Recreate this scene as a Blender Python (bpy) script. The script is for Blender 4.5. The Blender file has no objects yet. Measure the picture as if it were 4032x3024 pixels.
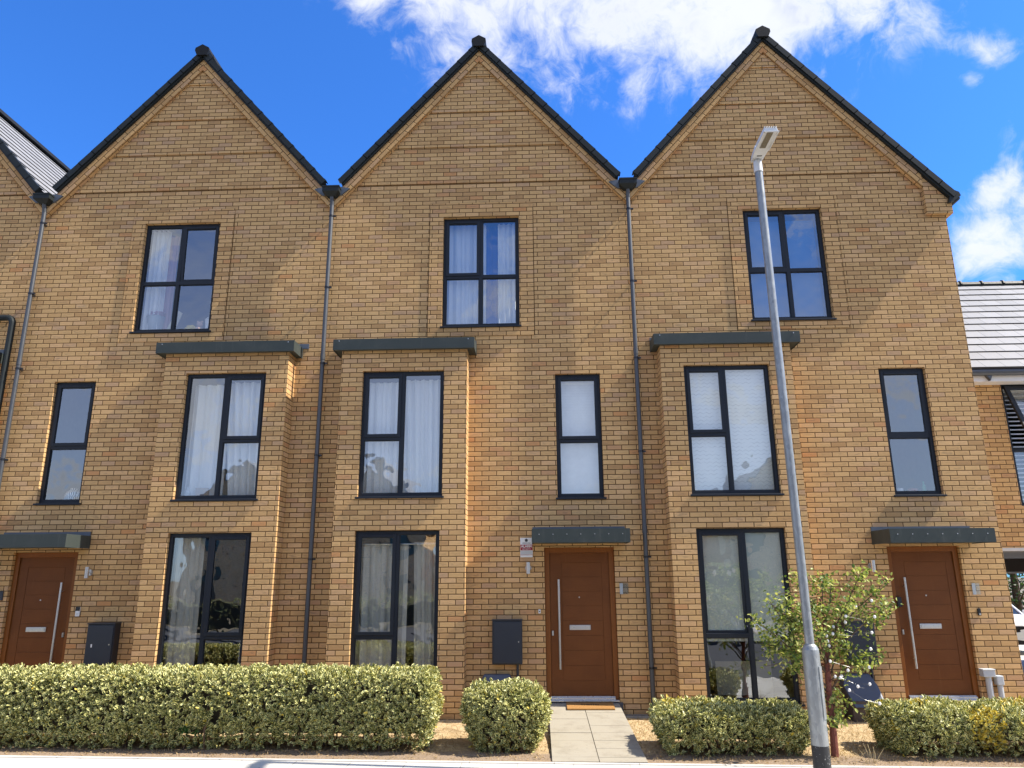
import bpy, math, random
import numpy as np
from mathutils import Vector, Matrix
R = math.radians
random.seed(7); rng = np.random.default_rng(11)
scene = bpy.context.scene
COL = scene.collection

# ------------------------------------------------------------------ camera
cam_d = bpy.data.cameras.new("camera")
cam_d.sensor_width = 36.0; cam_d.lens = 36.0 * 2916 / 4032
cam_d.clip_start = 0.05; cam_d.clip_end = 3000
cam = bpy.data.objects.new("camera", cam_d); COL.objects.link(cam)
pitch, yaw, roll = R(14.647), R(-2.1885), R(-0.3649)
fw = Vector((math.sin(yaw)*math.cos(pitch), math.cos(yaw)*math.cos(pitch), math.sin(pitch)))
rt = Vector((math.cos(yaw), -math.sin(yaw), 0)); up = rt.cross(fw)
rt2 = math.cos(roll)*rt + math.sin(roll)*up; up2 = rt2.cross(fw)
M = Matrix((rt2, up2, -fw)).transposed().to_4x4(); M.translation = Vector((0, -11.24, 1.8))
cam.matrix_world = M
scene.camera = cam

# ------------------------------------------------------------------ sun, sky, exposure
SUN_EL, SUN_FRONT = 50.0, 4.3          # elevation, degrees the sun stands in front of the facades
az = R(90 + SUN_FRONT)                 # clockwise from +Y
sun_dir = Vector((math.sin(az)*math.cos(R(SUN_EL)), math.cos(az)*math.cos(R(SUN_EL)), math.sin(R(SUN_EL))))
sd = bpy.data.lights.new("sun", 'SUN'); sd.energy = 5.0; sd.angle = R(0.5); sd.color = (1.0, 0.93, 0.82)
sun = bpy.data.objects.new("sun", sd); COL.objects.link(sun)
sun.rotation_euler = sun_dir.to_track_quat('Z', 'Y').to_euler()
vs = scene.view_settings
scene.display_settings.display_device = 'sRGB'
vs.view_transform = 'Standard'; vs.look = 'None'; vs.gamma = 1.0; vs.use_curve_mapping = False
vs.exposure = 0.95

class NT:
    """small helper for writing node trees"""
    def __init__(s, tree): s.t = tree; s.t.nodes.clear()
    def n(s, typ, **kw):
        nd = s.t.nodes.new(typ)
        for k, v in kw.items(): setattr(nd, k, v)
        return nd
    def put(s, sock, v):
        if isinstance(v, bpy.types.NodeSocket): s.t.links.new(v, sock)
        elif v is not None: sock.default_value = v
    def m(s, op, a, b=None, c=None, clamp=False):
        nd = s.n('ShaderNodeMath', operation=op); nd.use_clamp = clamp
        for i, v in enumerate((a, b, c)):
            if v is not None: s.put(nd.inputs[i], v)
        return nd.outputs[0]
    def vm(s, op, a, b=None, out=0):
        nd = s.n('ShaderNodeVectorMath', operation=op); s.put(nd.inputs[0], a)
        if b is not None: s.put(nd.inputs[1], b)
        return nd.outputs[out]
    def sep(s, v):
        nd = s.n('ShaderNodeSeparateXYZ'); s.put(nd.inputs[0], v); return nd.outputs
    def comb(s, x=0.0, y=0.0, z=0.0):
        nd = s.n('ShaderNodeCombineXYZ')
        for i, v in enumerate((x, y, z)): s.put(nd.inputs[i], v)
        return nd.outputs[0]
    def mixc(s, f, a, b, blend='MIX'):
        nd = s.n('ShaderNodeMix', data_type='RGBA', blend_type=blend)
        s.put(nd.inputs[0], f); s.put(nd.inputs[6], a); s.put(nd.inputs[7], b); return nd.outputs[2]
    def ss(s, x, a, b, lo=0.0, hi=1.0):
        nd = s.n('ShaderNodeMapRange', interpolation_type='SMOOTHSTEP')
        s.put(nd.inputs[0], x); s.put(nd.inputs[1], a); s.put(nd.inputs[2], b)
        s.put(nd.inputs[3], lo); s.put(nd.inputs[4], hi); return nd.outputs[0]
    def noise(s, vec, scale=1.0, detail=4.0, rough=0.5, dist=0.0, out='Fac', dim='3D'):
        nd = s.n('ShaderNodeTexNoise', noise_dimensions=dim)
        if vec is not None: s.put(nd.inputs['Vector'], vec)
        nd.inputs['Scale'].default_value = scale; nd.inputs['Detail'].default_value = detail
        nd.inputs['Roughness'].default_value = rough; nd.inputs['Distortion'].default_value = dist
        return nd.outputs[out]
    def ramp(s, fac, stops, interp='LINEAR'):
        nd = s.n('ShaderNodeValToRGB'); r = nd.color_ramp; r.interpolation = interp
        while len(r.elements) < len(stops): r.elements.new(0.5)
        for e, (p, c) in zip(r.elements, stops): e.position = p; e.color = (*c, 1) if len(c) == 3 else c
        s.put(nd.inputs[0], fac); return nd.outputs[0]

def c4(c): return (c[0], c[1], c[2], 1.0)

world = bpy.data.worlds.new("World"); scene.world = world; world.use_nodes = True
def build_world():
    w = NT(world.node_tree)
    sky = w.n('ShaderNodeTexSky', sky_type='NISHITA'); sky.sun_disc = False
    sky.sun_elevation = R(SUN_EL); sky.sun_rotation = az
    sky.altitude = 50; sky.air_density = 1.0; sky.dust_density = 0.6; sky.ozone_density = 2.0
    tint = w.mixc(1.0, sky.outputs[0], c4((0.37, 0.93, 1.78)), 'MULTIPLY')
    g = w.n('ShaderNodeTexCoord').outputs['Generated']
    d = w.vm('NORMALIZE', g); x, y, z = w.sep(d)
    azm = w.m('MULTIPLY', w.m('ARCTAN2', x, y), 57.2958)
    el = w.m('MULTIPLY', w.m('ARCSINE', z), 57.2958)
    zz = w.m('ADD', w.m('MAXIMUM', z, 0.0), 0.12)
    p = w.comb(w.m('DIVIDE', x, zz), w.m('DIVIDE', y, zz), 0.0)
    # ragged, billowing cloud texture on the sky vault
    ds = w.vm('MULTIPLY', d, (1.0, 1.0, 1.25))
    warp = w.vm('SCALE', w.vm('SUBTRACT', w.noise(ds, 9.0, 3, 0.5, out='Color'), (0.5, 0.5, 0.5)), None)
    warp.node.inputs['Scale'].default_value = 0.085
    pw = w.vm('ADD', ds, warp)
    n1 = w.noise(pw, 11.0, 9, 0.62, 0.2)
    n2 = w.noise(w.vm('MULTIPLY', pw, (1.25, 1.25, 0.8)), 34.0, 7, 0.66, 0.5)
    tex = w.m('ADD', w.m('MULTIPLY', n1, 0.70), w.m('MULTIPLY', n2, 0.30))
    # where the clouds stand: (azimuth, elevation, half width, half height, tilt, weight)
    blobs = [(-14.5, 42.3, 4.6, 2.9, -5, .55), (-9.0, 43.5, 8.5, 4.2, -8, .62), (-2.0, 44, 9, 6.5, 0, .75), (9.0, 42.0, 13, 5.6, 0, .80), (19.0, 40.0, 10, 5.5, 0, .80),
             (26.5, 39.8, 7.0, 3.6, -28, .66), (33, 38.5, 3.5, 2.0, -40, .18),
             (-11.8, 39.0, 1.9, 1.9, 30, .30), (-2.3, 39.2, 2.4, 3.0, 10, .42), (4.3, 36.4, 2.2, 1.0, -35, .22), (8.3, 36.4, 2.5, 2.2, 0, .40),
             (14.0, 36.6, 3.0, 2.4, 10, .46), (20.5, 36.3, 3.2, 1.7, -15, .36),
             (34.8, 32.7, 2.6, 0.95, -26, .42), (33.6, 31.3, 0.9, 0.5, -35, .30),
             (33.8, 24.2, 2.8, 1.6, 25, .62), (32.6, 21.0, 3.1, 2.5, 10, .80), (36.5, 21.5, 4.5, 3.0, 0, .62), (42, 26, 6, 4, 0, .6)]
    cov = None
    for a0, e0, sa, se, tl, wt in blobs:
        dx = w.m('SUBTRACT', azm, a0); dy = w.m('SUBTRACT', el, e0)
        ct, st = math.cos(R(tl)), math.sin(R(tl))
        u = w.m('DIVIDE', w.m('ADD', w.m('MULTIPLY', dx, ct), w.m('MULTIPLY', dy, st)), sa)
        v = w.m('DIVIDE', w.m('SUBTRACT', w.m('MULTIPLY', dy, ct), w.m('MULTIPLY', dx, st)), se)
        q = w.m('ADD', w.m('MULTIPLY', u, u), w.m('MULTIPLY', v, v))
        b = w.m('MULTIPLY', w.m('POWER', 2.718, w.m('MULTIPLY', q, -1.0)), wt)
        cov = b if cov is None else w.m('MAXIMUM', cov, b)
    # the half of the sky behind the viewer carries broken cumulus
    back = w.ss(y, 0.25, -0.2)
    bcov = w.m('MULTIPLY', back, w.ss(w.noise(p, 0.9, 3, 0.5), 0.36, 0.62, 0.16, 0.66))
    cov = w.m('MAXIMUM', cov, bcov)
    dens = w.m('ADD', cov, w.m('MULTIPLY', w.m('SUBTRACT', tex, 0.5), 2.1))
    alpha = w.ss(dens, 0.12, 0.78)
    alpha = w.m('MULTIPLY', alpha, w.ss(z, 0.0, 0.06))
    alpha = w.m('MULTIPLY', alpha, w.ss(cov, 0.02, 0.16))
    # thin high veil over the half of the sky behind the viewer
    veil = w.m('MULTIPLY', w.m('MULTIPLY', back, w.ss(el, 26.0, 15.0, .08, 1.0)), w.m('MULTIPLY_ADD', w.noise(d, 3.0, 5, .6), .5, .40))
    alpha = w.m('MAXIMUM', alpha, veil)
    thick = w.ss(dens, 0.62, 1.05)
    cl = w.mixc(w.m('MULTIPLY', thick, w.ss(w.noise(ds, 6.0, 4, .55), 0.38, 0.62)), c4((6.3, 6.45, 6.8)), c4((3.7, 4.1, 5.1)))
    col = w.mixc(w.m('MULTIPLY', alpha, 0.92), tint, cl)
    bg = w.n('ShaderNodeBackground'); w.put(bg.inputs[0], col); bg.inputs[1].default_value = 0.085
    out = w.n('ShaderNodeOutputWorld'); w.t.links.new(bg.outputs[0], out.inputs[0])
build_world()

# ------------------------------------------------------------------ materials
MAT = {}
def mat(name, fn):
    if name not in MAT:
        m = bpy.data.materials.new(name); m.use_nodes = True
        t = NT(m.node_tree); o = t.n('ShaderNodeOutputMaterial')
        sh = fn(t); t.t.links.new(sh, o.inputs[0]); MAT[name] = m
    return MAT[name]
def pbsdf(t, col, rough=0.6, metal=0.0, spec=0.5, normal=None, **kw):
    b = t.n('ShaderNodeBsdfPrincipled')
    t.put(b.inputs['Base Color'], c4(col) if isinstance(col, tuple) and len(col) == 3 else col)
    t.put(b.inputs['Roughness'], rough); t.put(b.inputs['Metallic'], metal)
    t.put(b.inputs['Specular IOR Level'], spec)
    if normal is not None: t.put(b.inputs['Normal'], normal)
    for k, v in kw.items(): t.put(b.inputs[k], v)
    return b.outputs[0]
def bump(t, h, dist=0.002, strength=1.0):
    b = t.n('ShaderNodeBump'); b.inputs['Strength'].default_value = strength
    b.inputs['Distance'].default_value = dist; t.put(b.inputs['Height'], h); return b.outputs[0]
def plain(name, col, rough=0.55, metal=0.0, spec=0.5, var=0.12, scale=9.0, bdist=0.0, bscale=60.0):
    def fn(t):
        oc = t.n('ShaderNodeTexCoord').outputs['Object']
        n = t.noise(oc, scale, 5, 0.6)
        f = t.m('MULTIPLY_ADD', t.m('SUBTRACT', n, 0.5), var*2.2, 1.0)
        c = t.vm('SCALE', t.comb(*col), None); t.put(c.node.inputs['Scale'], f)
        nm = bump(t, t.noise(oc, bscale, 3, 0.6), bdist) if bdist else None
        rr = t.m('MULTIPLY_ADD', t.m('SUBTRACT', t.noise(oc, scale*2.3, 3), 0.5), 0.25, rough)
        return pbsdf(t, c, rr, metal, spec, nm)
    return mat(name, fn)

def brick_material(name, tone=(1, 1, 1), soldier=False):
    L, H = 0.225, 0.075
    def fn(t):
        uvn = t.n('ShaderNodeUVMap'); uv = uvn.outputs[0]
        wob = t.vm('SCALE', t.vm('SUBTRACT', t.noise(uv, 22.0, 2, 0.5, out='Color'), (0.5, 0.5, 0.5)), None)
        wob.node.inputs['Scale'].default_value = 0.0042
        u, v, _ = t.sep(t.vm('ADD', uv, wob))
        r = t.m('DIVIDE', v, H); row = t.m('FLOOR', r)
        off = t.m('MULTIPLY', t.m('FLOORED_MODULO', row, 2.0), 0.5)
        jit = t.n('ShaderNodeTexWhiteNoise', noise_dimensions='1D'); t.put(jit.inputs['W'], row)
        off = t.m('ADD', off, t.m('MULTIPLY', t.m('SUBTRACT', jit.outputs['Value'], 0.5), 0.05))
        q = t.m('ADD', t.m('DIVIDE', u, L), off); col = t.m('FLOOR', q)
        fu = t.m('MULTIPLY', t.m('FRACT', q), L); fv = t.m('MULTIPLY', t.m('FRACT', r), H)
        du = t.m('MINIMUM', fu, t.m('SUBTRACT', L, fu)); dv = t.m('MINIMUM', fv, t.m('SUBTRACT', H, fv))
        d = t.m('MINIMUM', du, dv)
        mask = t.ss(d, 0.0052, 0.0076)
        wn = t.n('ShaderNodeTexWhiteNoise', noise_dimensions='2D'); t.put(wn.inputs['Vector'], t.comb(col, row, 0))
        rnd = wn.outputs['Value']; rnd2 = t.sep(wn.outputs['Color'])[1]
        base = t.ramp(rnd, [(0.0, (.36, .235, .112)), (0.16, (.43, .29, .14)), (0.42, (.47, .325, .155)), (0.68, (.50, .35, .17)),
                            (0.86, (.52, .36, .19)), (0.95, (.40, .28, .17)), (1.0, (.45, .25, .11))])
        # grey-brown drag mark in the middle of each face, different on every brick
        st = t.noise(t.comb(t.m('ADD', t.m('MULTIPLY', u, 13.0), t.m('MULTIPLY', rnd2, 77.0)), t.m('MULTIPLY', v, 52.0), t.m('MULTIPLY', rnd, 31.0)), 1.0, 5, 0.65)
        core = t.m('MULTIPLY', t.ss(du, 0.012, 0.055), t.ss(dv, 0.006, 0.026))
        sm = t.m('MULTIPLY', t.m('MULTIPLY', core, t.ss(st, 0.42, 0.66)), t.m('MULTIPLY_ADD', rnd2, 0.50, 0.08))
        c = t.mixc(sm, base, c4((.20, .145, .095)))
        # sandy rim, paler
        rim = t.m('MULTIPLY', t.m('SUBTRACT', 1.0, t.ss(d, 0.006, 0.014)), 0.22)
        c = t.mixc(rim, c, c4((.60, .45, .25)))
        # dark burnt specks
        sp = t.ss(t.noise(uv, 62.0, 3, 0.6), 0.685, 0.74)
        spz = t.ss(t.noise(uv, 1.3, 3, 0.6), 0.44, 0.66)
        c = t.mixc(t.m('MULTIPLY', sp, t.m('MULTIPLY_ADD', spz, 0.65, 0.08)), c, c4((.06, .048, .042)))
        # a few efflorescence patches and broad firing variation
        ef = t.ss(t.noise(uv, 0.55, 5, 0.62), 0.60, 0.74)
        c = t.mixc(t.m('MULTIPLY', ef, t.m('MULTIPLY', t.ss(rnd2, 0.55, 0.95), 0.28)), c, c4((.56, .47, .40)))
        big = t.m('MULTIPLY_ADD', t.noise(uv, 0.4, 3, 0.5), 0.26, 0.87)
        c2 = t.vm('SCALE', c, None); t.put(c2.node.inputs['Scale'], big)
        c2 = t.vm('MULTIPLY', c2, tone)
        rn = t.ss(t.noise(t.vm('MULTIPLY', uv, (5.0, .55, 1.0)), 1.0, 5, .6), .58, .76)
        c2 = t.mixc(t.m('MULTIPLY', rn, .16), c2, c4((.27, .20, .135)))
        mort = t.mixc(t.noise(uv, 30, 3), c4((.098, .054, .022)), c4((.16, .094, .042)))
        c2 = t.vm("MULTIPLY", c2, (1.27, 1.14, 1.04))
        fin = t.mixc(mask, mort, c2)
        rough_h = t.m('ADD', t.m('MULTIPLY', t.ss(d, 0.003, 0.010), 1.0),
                      t.m('MULTIPLY', t.m('SUBTRACT', t.noise(t.vm('MULTIPLY', uv, (1.0, 2.4, 1.0)), 46.0, 5, 0.68), 0.5), 0.75))
        tilt = t.m('MULTIPLY', t.m('SUBTRACT', rnd2, 0.5), t.m('MULTIPLY', fu, 2.2))
        hh = t.m('ADD', rough_h, t.m('MULTIPLY', tilt, mask))
        nm = bump(t, hh, 0.0042, 0.85)
        return pbsdf(t, fin, 0.9, 0.0, 0.1, nm)
    return mat(name, fn)

BRICK = brick_material('buff_brick')
BRICK_S = brick_material('buff_brick_surround', (1.02, 1.0, 0.98))
BRICK_N = brick_material('buff_brick_neighbour', (0.97, 0.97, 0.94))
BRICK_C = brick_material('cream_brick', (1.45, 1.6, 1.9))
ANTH = plain('anthracite_upvc', (.019, .023, .030), 0.42, 0, .22, var=0.10)
ANTH_D = plain('anthracite_gasket', (.012, .014, .018), 0.5)
def fn_canopy(t):
    oc = t.n('ShaderNodeTexCoord').outputs['Object']
    dust = t.ss(t.noise(oc, 4.0, 5, .65), .45, .75)
    run = t.ss(t.noise(t.vm('MULTIPLY', oc, (26.0, 26.0, 2.0)), 1.0, 4, .6), .56, .74)
    c = t.mixc(t.m('MULTIPLY', dust, .35), c4((.044, .054, .050)), c4((.085, .092, .082)))
    c = t.mixc(t.m('MULTIPLY', run, .30), c, c4((.11, .115, .105)))
    return pbsdf(t, c, .5, 0, .25)
CANOPY = mat('grey_green_powder_coat', fn_canopy)
FLASH = plain('lead_flashing', (.085, .10, .12), 0.45, var=0.25)
PIPE = plain('black_pvc_pipe', (.031, .034, .039), 0.46, 0.0, 1.0)
VERGE = plain('dark_verge_plastic', (.016, .020, .020), 0.5, 0, .25)
RIDGE = plain('black_ridge_cap', (.008, .009, .010), .6, 0, .25)
CAB = plain('navy_grey_cabinet', (.024, .029, .040), 0.42, var=0.08, scale=6)
CABLID = plain('slate_blue_lid', (.055, .068, .105), 0.45)
CABBASE = plain('brown_plastic_base', (.07, .052, .04), 0.6)
STEEL = plain('brushed_steel', (.62, .60, .57), 0.32, 0.9, 0.5, 0.08, 30)
GALV = None
WHITEP = plain('white_plastic', (.72, .72, .70), 0.45)
GREYP = plain('pale_grey_plastic', (.46, .49, .51), 0.5)
BLACKP = plain('black_plastic', (.012, .012, .014), 0.3)
ALU = plain('aluminium_sill', (.55, .57, .60), 0.3, 0.85)
COIR = plain('coir_mat', (.34, .17, .045), 0.95, var=0.4, scale=60, bdist=0.006, bscale=220)
LINING = plain('room_lining', (.22, .225, .23), 0.9)
CURT = None
def fn_galv(t):
    oc = t.n('ShaderNodeTexCoord').outputs['Object']
    vo = t.n('ShaderNodeTexVoronoi'); t.put(vo.inputs['Vector'], t.vm('MULTIPLY', oc, (1, 1, .45))); vo.inputs['Scale'].default_value = 34
    g = t.m('MULTIPLY_ADD', t.sep(vo.outputs['Color'])[0], 0.09, 0.25)
    blotch = t.ss(t.noise(t.vm('MULTIPLY', oc, (1, 1, .5)), 9, 4, .6), .55, .72)
    c = t.mixc(t.m('MULTIPLY', blotch, .35), t.comb(g, t.m('MULTIPLY', g, 1.045), t.m('MULTIPLY', g, 1.03)), c4((.42, .44, .43)))
    scuff = t.ss(t.noise(oc, 13, 4, .65), .58, .68)
    z = t.sep(oc)[2]
    low = t.ss(z, 1.45, 1.0, .25, 1.0)
    c = t.mixc(t.m('MULTIPLY', t.m('MULTIPLY', scuff, low), .6), c, c4((.17, .19, .23)))
    return pbsdf(t, c, t.m('MULTIPLY_ADD', blotch, .15, .40), .42, .5)
GALV = mat('galvanised_steel', fn_galv)
def fn_blackroot(t):
    oc = t.n('ShaderNodeTexCoord').outputs['Object']
    chips = t.ss(t.noise(oc, 55, 3, .6), .64, .68)
    return pbsdf(t, t.mixc(t.m('MULTIPLY', chips, .8), c4((.014, .014, .015)), c4((.42, .42, .40))), .55)
BLACKROOT = mat('black_root_paint', fn_blackroot)

def fn_door(t):
    uv = t.n('ShaderNodeUVMap').outputs[0]; u, v, _ = t.sep(uv)
    gr = t.noise(t.comb(t.m('MULTIPLY', u, 6.0), t.m('MULTIPLY', v, 110.0), 0.0), 1.0, 5, .6)
    big = t.noise(uv, 3.0, 3, .5)
    c = t.mixc(gr, c4((.132, .041, .010)), c4((.200, .072, .019)))
    c = t.mixc(t.ss(big, .42, .68, 0.0, .45), c, c4((.125, .042, .011)))
    streak = t.ss(t.noise(t.comb(t.m('MULTIPLY', u, 30.0), t.m('MULTIPLY', v, 1.6), 3.0), 1.0, 4, .6), .58, .74)
    c = t.mixc(t.m('MULTIPLY', streak, .22), c, c4((.26, .12, .045)))
    return pbsdf(t, c, .5, 0, .2, bump(t, gr, .0006))
DOOR = mat('walnut_door_panel', fn_door)
def fn_dframe(t):
    oc = t.n('ShaderNodeTexCoord').outputs['Object']
    gr = t.noise(t.vm('MULTIPLY', oc, (70.0, 70.0, 5.0)), 1.0, 4, .6)
    return pbsdf(t, t.mixc(gr, c4((.16, .050, .010)), c4((.29, .105, .022))), .45, 0, .25)
DFRAME = mat('oak_stained_frame', fn_dframe)

def fn_glass(t):
    oc = t.n('ShaderNodeTexCoord').outputs['Object']
    h = t.noise(oc, 1.9, 2, .5)
    nm = bump(t, h, .012, .5)
    inc = t.n('ShaderNodeNewGeometry').outputs['Incoming']
    cs_ = t.m('ABSOLUTE', t.vm('DOT_PRODUCT', inc, nm, out=1))
    fac = t.m('MULTIPLY_ADD', t.m('POWER', t.m('SUBTRACT', 1.0, cs_, clamp=True), 5.0), .76, .24, clamp=True)
    gl = t.n('ShaderNodeBsdfGlossy'); gl.inputs['Roughness'].default_value = 0.0; gl.inputs['Color'].default_value = (.95, .98, 1, 1)
    t.put(gl.inputs['Normal'], nm)
    tr = t.n('ShaderNodeBsdfTransparent'); tr.inputs['Color'].default_value = (.94, .96, .94, 1)
    mx = t.n('ShaderNodeMixShader'); t.put(mx.inputs[0], fac)
    t.t.links.new(tr.outputs[0], mx.inputs[1]); t.t.links.new(gl.outputs[0], mx.inputs[2]); return mx.outputs[0]
GLASS = mat('window_glass', fn_glass)

def cloth(name, col, trans=.35):
    def fn(t):
        uv = t.n('ShaderNodeTexCoord').outputs['Object']
        n = t.noise(uv, 40, 3, .6)
        c = t.mixc(n, c4(tuple(x*.9 for x in col)), c4(col))
        d = t.n('ShaderNodeBsdfDiffuse'); t.put(d.inputs[0], c)
        tl = t.n('ShaderNodeBsdfTranslucent'); t.put(tl.inputs[0], c)
        mx = t.n('ShaderNodeMixShader'); mx.inputs[0].default_value = trans
        t.t.links.new(d.outputs[0], mx.inputs[1]); t.t.links.new(tl.outputs[0], mx.inputs[2]); return mx.outputs[0]
    return mat(name, fn)
CURT = cloth('white_curtain', (.86, .87, .87), .15); CURTG = cloth('stone_curtain', (.66, .64, .57), .1); CURTB = cloth('royal_blue_curtain', (.02, .07, .36), .1)
FABRIC_PINK = cloth('dusty_pink_fabric', (.42, .27, .29), .0); PEACH = cloth('peach_plush', (.55, .36, .27), .0)
CARD = cloth('cream_card', (.68, .62, .46), .1); YELL = cloth('yellow_fabric', (.60, .45, .06), .0)
def fn_zig(t):
    uv = t.n('ShaderNodeUVMap').outputs[0]; u, v, _ = t.sep(uv)
    tri = t.m('PINGPONG', u, .045)
    ph = t.m('FRACT', t.m('DIVIDE', t.m('ADD', v, t.m('MULTIPLY', tri, .55)), .058))
    ln = t.m('SUBTRACT', 1.0, t.ss(t.m('ABSOLUTE', t.m('SUBTRACT', ph, .5)), .05, .12))
    brk = t.ss(t.noise(uv, 9, 3), .35, .6)
    c = t.mixc(t.m('MULTIPLY', t.m('MULTIPLY', ln, brk), .5), c4((.78, .80, .77)), c4((.30, .32, .31)))
    return pbsdf(t, c, .8)
ZIG = mat('zigzag_blind_fabric', fn_zig)
def fn_film(t):
    oc = t.n('ShaderNodeTexCoord').outputs['Object']
    n = t.noise(oc, 3, 4, .6)
    d = t.n('ShaderNodeBsdfDiffuse'); t.put(d.inputs[0], t.mixc(n, c4((.44, .48, .44)), c4((.56, .59, .55))))
    return d.outputs[0]
FILM = mat('frosted_film', fn_film)

def tile_mat(name, base, L=.33, H=.30):
    def fn(t):
        uv = t.n('ShaderNodeUVMap').outputs[0]; u, v, _ = t.sep(uv)
        row = t.m('FLOOR', t.m('DIVIDE', v, H))
        q = t.m('ADD', t.m('DIVIDE', u, L), t.m('MULTIPLY', t.m('FLOORED_MODULO', row, 2.0), .5))
        f = t.m('MULTIPLY', t.m('FRACT', q), L); du = t.m('MINIMUM', f, t.m('SUBTRACT', L, f))
        wn = t.n('ShaderNodeTexWhiteNoise', noise_dimensions='2D'); t.put(wn.inputs['Vector'], t.comb(t.m('FLOOR', q), row, 0))
        k = t.m('MULTIPLY_ADD', wn.outputs['Value'], .20, .88)
        k = t.m('MULTIPLY', k, t.m('MULTIPLY_ADD', t.noise(uv, 9, 5, .6), .25, .88))
        c = t.vm('SCALE', t.comb(*base), None); t.put(c.node.inputs['Scale'], k)
        c = t.mixc(t.ss(du, .002, .006), c4((.035, .035, .04)), c)
        return pbsdf(t, c, .62, 0, .35, bump(t, t.noise(uv, 60, 4, .6), .001))
    return mat(name, fn)
TILE = tile_mat('grey_slate_tile', (.235, .235, .24))
RISER = plain('tile_edge', (.03, .03, .034), .7)

def fn_leaf(t):
    uv = t.n('ShaderNodeUVMap').outputs[0]; m_, r_, _ = t.sep(uv)
    gcol = t.ramp(r_, [(0.0, (.018, .062, .012)), (.05, (.025, .07, .015)), (.5, (.042, .075, .017)), (.93, (.07, .10, .022)), (.955, (.46, .36, .035)), (1.0, (.60, .44, .04))])
    mcol = t.ramp(r_, [(0.0, (.05, .12, .025)), (.045, (.06, .13, .03)), (.06, (.62, .60, .22)), (.6, (.78, .73, .33)), (.94, (.78, .68, .22)), (1.0, (.68, .50, .06))])
    c = t.mixc(t.ss(m_, .52, .74), gcol, mcol)
    b = pbsdf(t, c, .42, 0, .35)
    tl = t.n('ShaderNodeBsdfTranslucent'); t.put(tl.inputs[0], t.vm('MULTIPLY', c, (1.0, 1.05, .6)))
    mx = t.n('ShaderNodeMixShader'); mx.inputs[0].default_value = .16
    t.t.links.new(b, mx.inputs[1]); t.t.links.new(tl.outputs[0], mx.inputs[2]); return mx.outputs[0]
LEAF = mat('variegated_leaf', fn_leaf)
def leafmat(name, stops, trans=.35, rough=.45):
    def fn(t):
        uv = t.n('ShaderNodeUVMap').outputs[0]; r_ = t.sep(uv)[1]
        c = t.ramp(r_, stops); b = pbsdf(t, c, rough, 0, .35)
        tl = t.n('ShaderNodeBsdfTranslucent'); t.put(tl.inputs[0], t.vm('MULTIPLY', c, (1.1, 1.15, .6)))
        mx = t.n('ShaderNodeMixShader'); mx.inputs[0].default_value = trans
        t.t.links.new(b, mx.inputs[1]); t.t.links.new(tl.outputs[0], mx.inputs[2]); return mx.outputs[0]
    return mat(name, fn)
TLEAF = leafmat('small_tree_leaf', [(0, (.07, .125, .028)), (.35, (.18, .25, .055)), (.7, (.38, .42, .11)), (1, (.64, .60, .22))])
BLEAF = leafmat('dark_tree_leaf', [(0, (.02, .045, .012)), (.6, (.035, .075, .018)), (1, (.07, .12, .03))])
STRAW = leafmat('straw_grass', [(0, (.30, .19, .085)), (.5, (.42, .29, .135)), (.9, (.50, .37, .19)), (1, (.16, .19, .06))], .2, .8)
TWIG = plain('brown_twig', (.10, .062, .038), .85, var=.3, scale=20)
BARK = plain('red_peeling_bark', (.15, .042, .026), .75, var=.55, scale=26, bdist=.01, bscale=40)

def fn_ground(t):
    oc = t.n('ShaderNodeTexCoord').outputs['Object']; x, y, z = t.sep(oc)
    edge = t.m('ADD', y, t.m('MULTIPLY', t.m('SUBTRACT', t.noise(oc, 5, 4, .6), .5), .42))
    f = t.ss(edge, -2.16, -1.95)
    straw = t.mixc(t.ss(t.noise(oc, 16, 5, .65), .35, .65), c4((.42, .295, .155)), c4((.58, .445, .26)))
    straw = t.mixc(t.m('MULTIPLY', t.ss(t.noise(oc, 2.4, 4, .6), .58, .7), .45), straw, c4((.20, .125, .06)))
    soil = t.mixc(t.noise(oc, 40, 5, .7), c4((.20, .142, .092)), c4((.40, .30, .21)))
    peb = t.ss(t.noise(oc, 70, 2, .5), .68, .72)
    soil = t.mixc(t.m('MULTIPLY', peb, .6), soil, c4((.45, .40, .34)))
    h = t.noise(oc, 55, 5, .7)
    return pbsdf(t, t.mixc(f, soil, straw), .95, 0, .15, bump(t, h, .02))
LAWN = mat('dry_lawn_and_soil', fn_ground)
def fn_flag(t):
    uv = t.n('ShaderNodeUVMap').outputs[0]
    c = t.mixc(t.noise(uv, 190, 3, .7), c4((.25, .22, .168)), c4((.40, .365, .29)))
    c = t.mixc(t.m('MULTIPLY', t.ss(t.noise(uv, 3.5, 5, .65), .45, .7), .45), c, c4((.21, .18, .135)))
    c = t.mixc(t.m('MULTIPLY', t.ss(t.noise(uv, 28, 3, .6), .62, .70), .35), c, c4((.14, .12, .09)))
    return pbsdf(t, c, .9, 0, .2, bump(t, t.noise(uv, 160, 3, .6), .001))
FLAG = mat('buff_paving_slab', fn_flag)
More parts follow.
